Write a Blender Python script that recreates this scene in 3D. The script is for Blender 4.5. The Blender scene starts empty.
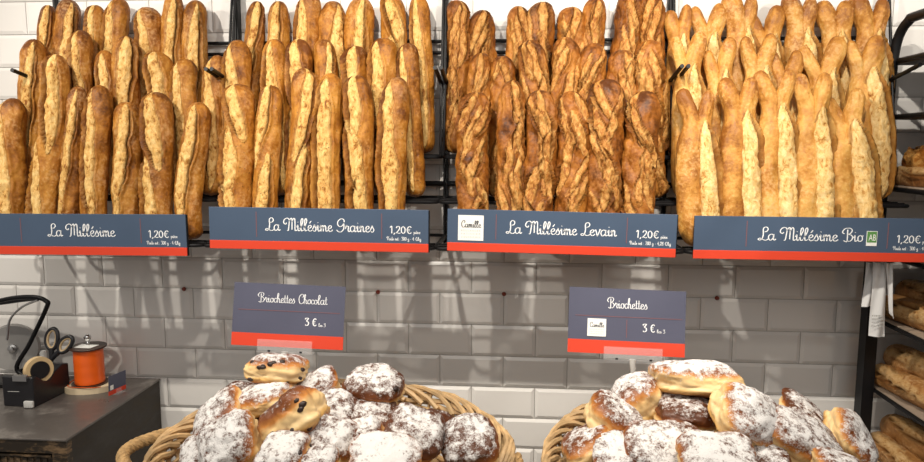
import bpy, bmesh, math, random
from mathutils import Vector, Matrix, Euler, noise
C = bpy.context.scene.collection
PI = math.pi
V = Vector
Z0 = 1.30                                            # height of the tile course used as reference

# ------------------------------------------------------------------ camera
CAM = V((0.133, -2.146, 0.3544 + Z0))
RC = (Matrix.Rotation(0.07636, 3, 'Z') @ Matrix.Rotation(-0.11963, 3, 'X') @ Matrix.Rotation(-0.002665, 3, 'Y'))
F = 700.0
cd = bpy.data.cameras.new('camera'); cam = bpy.data.objects.new('camera', cd); C.objects.link(cam)
cd.sensor_width = 36.0; cd.lens = F * 36.0 / 924.0; cd.clip_start = 0.01
rx_, fw_, up_ = RC.col[0], RC.col[1], RC.col[2]
M3 = Matrix((rx_, up_, -fw_)).transposed()
cam.matrix_world = Matrix.Translation(CAM) @ M3.to_4x4()
bpy.context.scene.camera = cam

def ray(x, y): return RC @ V(((x - 462) / F, 1.0, -(y - 231) / F))
def atY(x, y, Y): d = ray(x, y); return CAM + d * ((Y - CAM.y) / d.y)
def atZ(x, y, Z): d = ray(x, y); return CAM + d * ((Z - CAM.z) / d.z)
def atX(x, y, X): d = ray(x, y); return CAM + d * ((X - CAM.x) / d.x)
def pxm(Y): return F / ((Y - CAM.y) * 1.0)           # rough pixels per metre at depth Y

# ------------------------------------------------------------------ world and lights
vs = bpy.context.scene.view_settings
vs.view_transform = 'Standard'; vs.look = 'None'; vs.exposure = 0.0; vs.gamma = 1.0; vs.use_curve_mapping = False
w = bpy.data.worlds.new('shop_air'); bpy.context.scene.world = w; w.use_nodes = True
w.node_tree.nodes['Background'].inputs[0].default_value = (1.0, 0.93, 0.86, 1)
w.node_tree.nodes['Background'].inputs[1].default_value = 0.27

def spot(loc, target, power, size=70, rad=0.03, blend=0.6, col=(1.0, 0.92, 0.80)):
    l = bpy.data.lights.new('track_spot', 'SPOT'); l.energy = power; l.spot_size = math.radians(size)
    l.spot_blend = blend; l.shadow_soft_size = rad; l.color = col
    o = bpy.data.objects.new('track_spot', l); C.objects.link(o)
    o.location = loc
    o.rotation_euler = (V(target) - V(loc)).to_track_quat('-Z', 'Y').to_euler()
    return o
for X in (-2.0, -1.15, -0.3, 0.55):
    spot((X, -1.12, Z0 + 1.20), (X + 0.55, -0.10, Z0 + 0.08), 48, 100, 0.016)
for X in (0.45, 1.65):
    spot((X, -1.08, Z0 + 1.18), (X - 0.50, -0.10, Z0 + 0.05), 31, 96, 0.016)
def area_fill(loc, target, power, sx, sy, col=(1.0, 0.95, 0.88)):
    l = bpy.data.lights.new('added_fill', 'AREA'); l.shape = 'RECTANGLE'; l.size = sx; l.size_y = sy; l.energy = power; l.color = col
    o = bpy.data.objects.new('added_fill', l); C.objects.link(o); o.location = loc
    o.rotation_euler = (V(target) - V(loc)).to_track_quat('-Z', 'Y').to_euler()
area_fill((0.0, -3.0, 2.62), (0.0, -0.2, 0.9), 19, 3.0, 1.2)  # added soft fill lamp out of view, lifts the shadows under the signs
for X in (-0.35, 0.75):
    spot((X, -1.75, Z0 + 1.4), (X + 0.1, -0.8, Z0 - 0.2), 15, 50, 0.04)

# ------------------------------------------------------------------ materials
def nmat(name):
    m = bpy.data.materials.new(name); m.use_nodes = True
    nt = m.node_tree; return m, nt, nt.nodes, nt.links, nt.nodes['Principled BSDF']
def mat(name, col, rough=0.5, metal=0.0, spec=0.5, var=0.0, vscale=40.0, bump=0.0, bscale=200.0, trans=0.0, alpha=1.0, coat=0.0):
    m, nt, N, L, b = nmat(name)
    b.inputs['Base Color'].default_value = (*col, 1); b.inputs['Roughness'].default_value = rough
    b.inputs['Metallic'].default_value = metal; b.inputs['Specular IOR Level'].default_value = spec
    b.inputs['Transmission Weight'].default_value = trans; b.inputs['Alpha'].default_value = alpha
    b.inputs['Coat Weight'].default_value = coat
    if var or bump:
        tc = N.new('ShaderNodeTexCoord')
    if var:
        n = N.new('ShaderNodeTexNoise'); n.inputs['Scale'].default_value = vscale; n.inputs['Detail'].default_value = 6
        L.new(tc.outputs['Object'], n.inputs['Vector'])
        r = N.new('ShaderNodeValToRGB'); L.new(n.outputs[0], r.inputs[0])
        r.color_ramp.elements[0].position = 0.3; r.color_ramp.elements[1].position = 0.7
        r.color_ramp.elements[0].color = (*[c * (1 - var) for c in col], 1)
        r.color_ramp.elements[1].color = (*[min(1, c * (1 + var)) for c in col], 1)
        L.new(r.outputs[0], b.inputs['Base Color'])
    if bump:
        n2 = N.new('ShaderNodeTexNoise'); n2.inputs['Scale'].default_value = bscale; n2.inputs['Detail'].default_value = 5
        L.new(tc.outputs['Object'], n2.inputs['Vector'])
        bp = N.new('ShaderNodeBump'); bp.inputs['Strength'].default_value = bump; bp.inputs['Distance'].default_value = 0.002
        L.new(n2.outputs[0], bp.inputs['Height']); L.new(bp.outputs[0], b.inputs['Normal'])
    return m

def mixc(N, L, fac, a, b, mode='MIX'):
    x = N.new('ShaderNodeMix'); x.data_type = 'RGBA'; x.blend_type = mode
    for s, v in ((0, fac), (6, a), (7, b)):
        if isinstance(v, (int, float)): x.inputs[s].default_value = v
        elif isinstance(v, tuple): x.inputs[s].default_value = (*v, 1)
        else: L.new(v, x.inputs[s])
    return x.outputs[2]
def noise_n(N, L, vec, scale, detail=5, rough=0.55, dist=0.0):
    n = N.new('ShaderNodeTexNoise'); n.inputs['Scale'].default_value = scale; n.inputs['Detail'].default_value = detail
    n.inputs['Roughness'].default_value = rough; n.inputs['Distortion'].default_value = dist
    L.new(vec, n.inputs['Vector']); return n.outputs[0]
def ramp(N, L, val, stops):
    r = N.new('ShaderNodeValToRGB'); L.new(val, r.inputs[0]); e = r.color_ramp.elements
    while len(e) < len(stops): e.new(0.5)
    for i, (p, c) in enumerate(stops): e[i].position = p; e[i].color = (*c, 1) if isinstance(c, tuple) else (c, c, c, 1)
    return r.outputs[0]
def maprange(N, L, v, a, b, c=0.0, d=1.0):
    m = N.new('ShaderNodeMapRange'); m.inputs[1].default_value = a; m.inputs[2].default_value = b
    m.inputs[3].default_value = c; m.inputs[4].default_value = d
    L.new(v, m.inputs[0]); return m.outputs[0]
def math_n(N, L, op, a, b=0.0):
    m = N.new('ShaderNodeMath'); m.operation = op
    for i, v in enumerate((a, b)):
        if isinstance(v, (int, float)): m.inputs[i].default_value = v
        else: L.new(v, m.inputs[i])
    return m.outputs[0]
def attr(N, name, kind='GEOMETRY'):
    a = N.new('ShaderNodeAttribute'); a.attribute_name = name; a.attribute_type = kind; return a.outputs['Fac']

def bread_mat(name, dark, mid, light, pale, pale2, flour=0.25, seeds=False, ear=(0.070, 0.020, 0.004)):
    m, nt, N, L, b = nmat(name)
    tc = N.new('ShaderNodeTexCoord'); oi = N.new('ShaderNodeObjectInfo')
    mp = N.new('ShaderNodeVectorMath'); mp.operation = 'ADD'
    L.new(tc.outputs['Object'], mp.inputs[0])
    cx = N.new('ShaderNodeCombineXYZ')
    for i in range(3): L.new(math_n(N, L, 'MULTIPLY', oi.outputs['Random'], 7.3 + 3.1 * i), cx.inputs[i])
    L.new(cx.outputs[0], mp.inputs[1]); vec = mp.outputs[0]
    n1 = noise_n(N, L, vec, 22, 6, 0.6); n2 = noise_n(N, L, vec, 120, 4, 0.6); n3 = noise_n(N, L, vec, 9, 3)
    t = math_n(N, L, 'ADD', math_n(N, L, 'MULTIPLY', n1, 0.75), math_n(N, L, 'MULTIPLY', n2, 0.35))
    t = math_n(N, L, 'ADD', t, math_n(N, L, 'MULTIPLY', math_n(N, L, 'SUBTRACT', oi.outputs['Random'], 0.5), 0.16))
    t = math_n(N, L, 'ADD', t, math_n(N, L, 'MULTIPLY', attr(N, 'bake'), -0.22))
    t = math_n(N, L, 'ADD', t, math_n(N, L, 'MULTIPLY', n3, 0.35))
    t = math_n(N, L, 'ADD', t, -0.235)
    crust = ramp(N, L, t, [(0.30, dark), (0.47, mid), (0.66, light)])
    # flour still clinging to the crust
    fm = ramp(N, L, math_n(N, L, 'MULTIPLY', n3, n2), [(0.27, 0.0), (0.36, 1.0)])
    crust = mixc(N, L, math_n(N, L, 'MULTIPLY', fm, flour), crust, (0.72, 0.50, 0.28))
    st = N.new('ShaderNodeMapping'); st.inputs['Scale'].default_value = (1.0, 1.0, 0.62); L.new(vec, st.inputs[0])
    n4 = noise_n(N, L, st.outputs[0], 95, 6, 0.72, 0.6)
    n5 = noise_n(N, L, st.outputs[0], 30, 4, 0.6)
    cv = math_n(N, L, 'ADD', math_n(N, L, 'MULTIPLY', n4, 0.72), math_n(N, L, 'MULTIPLY', n5, 0.28))
    crumb = ramp(N, L, cv, [(0.32, dark), (0.40, mid), (0.47, pale), (0.62, pale2)])
    col = mixc(N, L, attr(N, 'score'), crust, crumb)
    col = mixc(N, L, attr(N, 'ear'), col, ear)  # toasted slash edge, plus crevice shade painted in as dark brown
    if seeds:
        vo = N.new('ShaderNodeTexVoronoi'); vo.inputs['Scale'].default_value = 120; L.new(vec, vo.inputs['Vector'])
        sm = math_n(N, L, 'LESS_THAN', vo.outputs['Distance'], 0.22)
        pick = ramp(N, L, noise_n(N, L, vec, 60, 2), [(0.5, 0.0), (0.56, 1.0)])
        col = mixc(N, L, math_n(N, L, 'MULTIPLY', math_n(N, L, 'MULTIPLY', sm, pick), 0.7), col, (0.10, 0.045, 0.015))
    L.new(col, b.inputs['Base Color'])
    L.new(maprange(N, L, n2, 0.3, 0.7, 0.36, 0.60), b.inputs['Roughness']); L.new(maprange(N, L, attr(N, 'ear'), 0, .7, 0.28, 0.05), b.inputs['Specular IOR Level'])
    h = math_n(N, L, 'ADD', math_n(N, L, 'MULTIPLY', n4, attr(N, 'score')), math_n(N, L, 'MULTIPLY', n2, 0.35))
    bp = N.new('ShaderNodeBump'); bp.inputs['Strength'].default_value = 0.8; bp.inputs['Distance'].default_value = 0.006
    L.new(h, bp.inputs['Height']); L.new(bp.outputs[0], b.inputs['Normal'])
    return m

M = {}
M['plain'] = bread_mat('plain_crust', (0.125, 0.038, 0.005), (0.33, 0.122, 0.015), (0.52, 0.235, 0.038), (0.67, 0.38, 0.105), (0.86, 0.60, 0.25), 0.22)
M['seed'] = bread_mat('seeded_crust', (0.135, 0.040, 0.005), (0.36, 0.135, 0.016), (0.55, 0.25, 0.040), (0.67, 0.38, 0.105), (0.86, 0.59, 0.23), 0.14, True)
M['sour'] = bread_mat('sourdough_crust', (0.075, 0.021, 0.003), (0.255, 0.082, 0.010), (0.44, 0.175, 0.028), (0.46, 0.195, 0.040), (0.70, 0.41, 0.130), 0.06)
M['fork'] = bread_mat('pale_gold_crust', (0.24, 0.085, 0.014), (0.47, 0.210, 0.040), (0.64, 0.36, 0.095), (0.73, 0.46, 0.16), (0.87, 0.65, 0.32), 0.25, ear=(0.15, 0.055, 0.012))
M['shelf_loaf'] = bread_mat('shelf_loaf_crust', (0.16, 0.06, 0.016), (0.33, 0.15, 0.045), (0.46, 0.24, 0.085), (0.5, 0.29, 0.11), (0.6, 0.40, 0.20), 0.3)
M['black'] = mat('black_steel', (0.006, 0.006, 0.007), 0.45, 0.0, 0.28)
M['black_plastic'] = mat('black_plastic', (0.012, 0.012, 0.015), 0.35, 0, 0.5)
M['blue'] = mat('navy_card', (0.058, 0.090, 0.148), 0.42, var=0.05, vscale=8)
M['blue2'] = mat('slate_card', (0.082, 0.086, 0.132), 0.45, var=0.06, vscale=10)
M['red'] = mat('vermilion_strip', (0.66, 0.055, 0.022), 0.42)
M['line'] = mat('rust_hairline', (0.19, 0.085, 0.095), 0.5)
M['ink'] = mat('white_print', (0.86, 0.88, 0.90), 0.5)
M['white_card'] = mat('white_card', (0.85, 0.85, 0.82), 0.45)
M['dark_ink'] = mat('dark_print', (0.03, 0.03, 0.04), 0.6)
M['grey_ink'] = mat('grey_print', (0.45, 0.45, 0.44), 0.6)
M['green'] = mat('leaf_green_print', (0.10, 0.26, 0.07), 0.5)
M['clear'] = mat('clear_acrylic', (0.90, 0.92, 0.93), 0.05, alpha=0.11)
M['frost'] = mat('frosted_plastic', (0.75, 0.75, 0.73), 0.35, trans=0.3)
M['wicker'] = mat('peeled_willow', (0.46, 0.305, 0.150), 0.55, var=0.38, vscale=30, bump=0.4, bscale=150)
M['rope'] = mat('seagrass_rope', (0.40, 0.25, 0.105), 0.75, var=0.3, vscale=90, bump=0.6, bscale=400)
M['orange'] = mat('orange_ribbon', (0.85, 0.13, 0.012), 0.28, spec=0.7, bump=0.0)
M['cream_wood'] = mat('cream_painted_wood', (0.68, 0.56, 0.38), 0.5, var=0.08)
M['dark_flange'] = mat('dark_brown_flange', (0.045, 0.022, 0.014), 0.4)
M['chrome'] = mat('chrome', (0.75, 0.75, 0.75), 0.12, 1.0)
M['steel'] = mat('brushed_steel', (0.5, 0.5, 0.5), 0.32, 1.0)
M['tape'] = mat('beige_tape', (0.66, 0.48, 0.26), 0.45)
M['beige_plastic'] = mat('tan_plastic', (0.42, 0.31, 0.18), 0.5)
M['grey_disc'] = mat('grey_film', (0.32, 0.31, 0.30), 0.45)
M['plug'] = mat('red_brown_plug', (0.22, 0.035, 0.018), 0.5)
M['grout'] = mat('grey_grout', (0.50, 0.48, 0.45), 0.8)
M['liner'] = mat('brown_paper_liner', (0.34, 0.265, 0.20), 0.7, var=0.1)
M['board'] = mat('dark_shelf_board', (0.065, 0.048, 0.036), 0.6, var=0.25, vscale=25)
M['chip'] = mat('chocolate', (0.022, 0.009, 0.005), 0.4)
M['bag'] = mat('milky_bag_film', (0.80, 0.80, 0.80), 0.3, trans=0.25)
M['floor'] = mat('grey_floor', (0.22, 0.21, 0.20), 0.5, var=0.15, vscale=3)
M['counter'] = mat('oak_counter', (0.30, 0.20, 0.11), 0.5, var=0.2, vscale=6)

def worn_metal(name, base, worn, lo, hi, rough):
    m, nt, N, L, b = nmat(name); tc = N.new('ShaderNodeTexCoord')
    mp = N.new('ShaderNodeMapping'); mp.inputs['Scale'].default_value = (1.0, 1.0, 3.0); L.new(tc.outputs['Object'], mp.inputs[0])
    n = noise_n(N, L, mp.outputs[0], 9, 9, 0.68); n2 = noise_n(N, L, mp.outputs[0], 60, 4, 0.6)
    f = ramp(N, L, math_n(N, L, 'ADD', math_n(N, L, 'MULTIPLY', n, 0.8), math_n(N, L, 'MULTIPLY', n2, 0.2)), [(lo, 0.0), (hi, 1.0)])
    L.new(mixc(N, L, f, base, worn), b.inputs['Base Color'])
    L.new(maprange(N, L, n, 0.3, 0.7, rough - 0.12, rough + 0.15), b.inputs['Roughness'])
    b.inputs['Metallic'].default_value = 0.35
    return m
M['cab_top'] = worn_metal('grey_zinc_top', (0.135, 0.120, 0.110), (0.30, 0.275, 0.25), 0.52, 0.68, 0.36)
M['cab'] = worn_metal('dark_worn_metal', (0.030, 0.024, 0.019), (0.06, 0.045, 0.03), 0.5, 0.7, 0.5)
M['cab_front'] = worn_metal('rubbed_front_metal', (0.035, 0.026, 0.018), (0.25, 0.16, 0.085), 0.50, 0.60, 0.5)

def tile_mat():
    m, nt, N, L, b = nmat('white_glazed_tile')
    oi = N.new('ShaderNodeAttribute'); oi.attribute_name = 'tone'
    L.new(ramp(N, L, oi.outputs['Fac'], [(0.0, (0.735, 0.715, 0.69)), (1.0, (0.81, 0.79, 0.765))]), b.inputs['Base Color'])
    b.inputs['Roughness'].default_value = 0.16; b.inputs['Specular IOR Level'].default_value = 0.5
    tc = N.new('ShaderNodeTexCoord'); n = noise_n(N, L, tc.outputs['Object'], 14, 2)
    bp = N.new('ShaderNodeBump'); bp.inputs['Strength'].default_value = 0.10; bp.inputs['Distance'].default_value = 0.01
    L.new(n, bp.inputs['Height']); L.new(bp.outputs[0], b.inputs['Normal'])
    return m
M['tile'] = tile_mat()

def brioche_mat():
    m, nt, N, L, b = nmat('sugared_brioche')
    tc = N.new('ShaderNodeTexCoord'); oi = N.new('ShaderNodeObjectInfo')
    mp = N.new('ShaderNodeVectorMath'); mp.operation = 'ADD'; L.new(tc.outputs['Object'], mp.inputs[0])
    cx = N.new('ShaderNodeCombineXYZ')
    for i in range(3): L.new(math_n(N, L, 'MULTIPLY', oi.outputs['Random'], 5.7 + 2.3 * i), cx.inputs[i])
    L.new(cx.outputs[0], mp.inputs[1]); vec = mp.outputs[0]
    h = attr(N, 'h'); sug = attr(N, 'sugar', 'OBJECT'); bake = attr(N, 'bake', 'OBJECT')
    n1 = noise_n(N, L, vec, 24, 4, 0.6); n2 = noise_n(N, L, vec, 72, 5, 0.7); n3 = noise_n(N, L, vec, 330, 3, 0.6)
    hh = math_n(N, L, 'ADD', h, math_n(N, L, 'MULTIPLY', math_n(N, L, 'SUBTRACT', n1, 0.5), 0.5))
    hh = math_n(N, L, 'ADD', hh, math_n(N, L, 'MULTIPLY', bake, 0.55))
    base = ramp(N, L, maprange(N, L, hh, -1.0, 1.0), [(0.04, (0.34, 0.12, 0.028)), (0.18, (0.66, 0.40, 0.13)), (0.30, (0.77, 0.565, 0.30)), (0.56, (0.75, 0.52, 0.24)),
                 (0.66, (0.50, 0.20, 0.045)), (0.77, (0.20, 0.058, 0.014)), (0.92, (0.085, 0.026, 0.009))])
    # icing sugar fell from above: it lies on the loaf's upper side, in clots
    s = math_n(N, L, 'ADD', math_n(N, L, 'MULTIPLY', n2, 2.2), math_n(N, L, 'MULTIPLY', n3, 0.9))
    s = math_n(N, L, 'ADD', s, math_n(N, L, 'MULTIPLY', n1, 1.1))
    s = math_n(N, L, 'ADD', s, math_n(N, L, 'MULTIPLY', h, 0.80))
    s = math_n(N, L, 'ADD', s, math_n(N, L, 'MULTIPLY', math_n(N, L, 'SUBTRACT', sug, 0.60), 1.5))
    s = math_n(N, L, 'SUBTRACT', s, 2.56)
    sm = maprange(N, L, s, -0.10, 0.34)
    col = mixc(N, L, math_n(N, L, 'MULTIPLY', sm, 0.93), base, (0.76, 0.745, 0.735))
    L.new(col, b.inputs['Base Color'])
    L.new(maprange(N, L, sm, 0, 1, 0.38, 0.9), b.inputs['Roughness']); b.inputs['Specular IOR Level'].default_value = 0.4
    bp = N.new('ShaderNodeBump'); bp.inputs['Strength'].default_value = 0.5; bp.inputs['Distance'].default_value = 0.004
    L.new(math_n(N, L, 'ADD', math_n(N, L, 'MULTIPLY', sm, n3), math_n(N, L, 'MULTIPLY', n2, 0.5)), bp.inputs['Height'])
    L.new(bp.outputs[0], b.inputs['Normal'])
    return m
M['brioche'] = brioche_mat()

# ------------------------------------------------------------------ mesh helpers
def tag(o, label=None, cat=None, group=None, kind=None):
    if label: o['label'] = label
    if cat: o['category'] = cat
    if group: o['group'] = group
    if kind: o['kind'] = kind
    return o
def empty(name, loc, mw=None):
    o = bpy.data.objects.new(name, None); C.objects.link(o); o.empty_display_size = 0.02
    if mw is not None: o.matrix_world = mw
    else: o.location = loc
    return o
def link(name, me, m, parent=None, mw=None):
    if m is not None and not me.materials:
        for x in (m if isinstance(m, (list, tuple)) else [m]): me.materials.append(x)
    o = bpy.data.objects.new(name, me); C.objects.link(o)
    if parent: o.parent = parent
    if mw is not None: o.matrix_world = mw
    return o
class MB:
    def __init__(s): s.v = []; s.f = []; s.fm = []; s.mi = 0
    def add(s, vs, fs):
        b = len(s.v); s.v += [tuple(x) for x in vs]; s.f += [[b + i for i in f] for f in fs]; s.fm += [s.mi] * len(fs)
    def box(s, a, b, mw=None, bev=0.0):
        bm = bmesh.new(); bmesh.ops.create_cube(bm, size=1)
        a, b = V(a), V(b); c = (a + b) / 2; d = b - a
        for v in bm.verts: v.co = V((v.co.x * d.x, v.co.y * d.y, v.co.z * d.z)) + c
        if bev: bmesh.ops.bevel(bm, geom=bm.edges[:], offset=bev, segments=2, affect='EDGES', profile=0.5)
        if mw is not None: bm.transform(mw)
        bm.verts.index_update(); s.add([v.co[:] for v in bm.verts], [[v.index for v in f.verts] for f in bm.faces]); bm.free()
    def tube(s, pts, r, n=10, closed=False, cap=True, flat=1.0):
        pts = [V(p) for p in pts]; k = len(pts); vs = []; nrm = None
        rr = r if isinstance(r, (list, tuple)) else [r] * k
        for i in range(k):
            if closed: t = pts[(i + 1) % k] - pts[i - 1]
            else: t = pts[min(i + 1, k - 1)] - pts[max(i - 1, 0)]
            t.normalize()
            if nrm is None: nrm = t.orthogonal().normalized()
            nrm = (nrm - t * nrm.dot(t)).normalized(); bi = t.cross(nrm)
            for j in range(n):
                a = 2 * PI * j / n; vs.append(pts[i] + (nrm * math.cos(a) + bi * math.sin(a) * flat) * rr[i])
        fs = []
        for i in range(k if closed else k - 1):
            for j in range(n):
                a, b = i * n, ((i + 1) % k) * n; fs.append([a + j, a + (j + 1) % n, b + (j + 1) % n, b + j])
        if cap and not closed: fs += [list(range(n - 1, -1, -1)), [(k - 1) * n + j for j in range(n)]]
        s.add(vs, fs)
    def lathe(s, prof, n=40, mw=None, cap=True):
        vs = []; fs = []
        for r, z in prof:
            for j in range(n): a = 2 * PI * j / n; vs.append(V((r * math.cos(a), r * math.sin(a), z)))
        for i in range(len(prof) - 1):
            for j in range(n): fs.append([i * n + j, i * n + (j + 1) % n, (i + 1) * n + (j + 1) % n, (i + 1) * n + j])
        if cap: fs += [list(range(n - 1, -1, -1)), [(len(prof) - 1) * n + j for j in range(n)]]
        if mw is not None: vs = [mw @ v for v in vs]
        s.add(vs, fs)
    def prism(s, outline, h0, h1, mw=None):
        """outline in xy, extruded along z"""
        k = len(outline); vs = [V((x, y, h0)) for x, y in outline] + [V((x, y, h1)) for x, y in outline]
        if mw is not None: vs = [mw @ v for v in vs]
        s.add(vs, [list(range(k - 1, -1, -1)), [k + i for i in range(k)]] + [[i, (i + 1) % k, k + (i + 1) % k, k + i] for i in range(k)])
    def build(s, name, m, parent=None, mw=None, smooth=True, ang=40):
        me = bpy.data.meshes.new(name); me.from_pydata(s.v, [], s.f); me.update()
        for p, i in zip(me.polygons, s.fm): p.material_index = i
        bm = bmesh.new(); bm.from_mesh(me); bmesh.ops.recalc_face_normals(bm, faces=bm.faces[:])
        if smooth:
            for e in bm.edges:
                e.smooth = (len(e.link_faces) == 2 and e.calc_face_angle(0) < math.radians(ang))
            for f in bm.faces: f.smooth = True
        bm.to_mesh(me); bm.free()
        return link(name, me, m, parent, mw)
def catmull(pts, sub=6, closed=False):
    pts = [V(p) for p in pts]; out = []; n = len(pts)
    if n < 3 and not closed: return pts
    for i in range(n if closed else n - 1):
        p1, p2 = pts[i], pts[(i + 1) % n]
        p0 = pts[i - 1] if (closed or i) else p1 * 2 - p2
        p3 = pts[(i + 2) % n] if (closed or i + 2 < n) else p2 * 2 - p1
        for k in range(sub):
            t = k / sub
            out.append(0.5 * ((2 * p1) + (p2 - p0) * t + (2 * p0 - 5 * p1 + 4 * p2 - p3) * t * t + (3 * p1 - p0 - 3 * p2 + p3) * t ** 3))
    if not closed: out.append(pts[-1])
    return out
def frame(o, ux, uz):
    """matrix: x along ux, z about uz, y pointing away from the viewer side"""
    ux = ux.normalized(); uy = uz.cross(ux).normalized(); uz = ux.cross(uy)
    m = Matrix((ux, uy, uz)).transposed().to_4x4(); m.translation = o; return m

# ------------------------------------------------------------------ the room
def wall():
    mb = MB(); mb.box((-2.4, 0.0, 0), (2.0, 0.12, 2.75)); tones = [0.0] * len(mb.v)
    mb.mi = 1; rnd = random.Random(4); g = 0.0011; bv = 0.011
    for Lr in range(-7, 20):
        z1 = Z0 - (Lr - 7) * 0.1; z0 = z1 - 0.1
        if z0 < 0: continue
        off = 0.0 if Lr % 2 else 0.5
        for j in range(-5, 16):
            x0 = (j + off - 7) * 0.2; x1 = x0 + 0.2
            if x0 < -2.4 or x1 > 2.0: continue
            a = [(x0 + g, z0 + g), (x1 - g, z0 + g), (x1 - g, z1 - g), (x0 + g, z1 - g)]
            b = [(x0 + bv, z0 + bv), (x1 - bv, z0 + bv), (x1 - bv, z1 - bv), (x0 + bv, z1 - bv)]
            tz = rnd.uniform(-0.0004, 0.0004)
            vs = [(x, -0.0005, z) for x, z in a] + [(x, -0.0030, z) for x, z in a] + [(x, -0.0072 + tz, z) for x, z in b]
            fs = []
            for k in range(4):
                n = (k + 1) % 4; fs += [[k, n, 4 + n, 4 + k], [4 + k, 4 + n, 8 + n, 8 + k]]
            fs.append([8, 9, 10, 11]); mb.add(vs, fs); tones += [rnd.random()] * 12
    o = mb.build('wall_back', [M['grout'], M['tile']], smooth=False); o['kind'] = 'structure'
    at = o.data.attributes.new('tone', 'FLOAT', 'POINT'); at.data.foreach_set('value', tones)
wall()
mb = MB(); mb.box((-2.4, -3.2, -0.06), (2.0, 0.12, 0.0)); mb.build('floor', M['floor'], smooth=False)['kind'] = 'structure'

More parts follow.
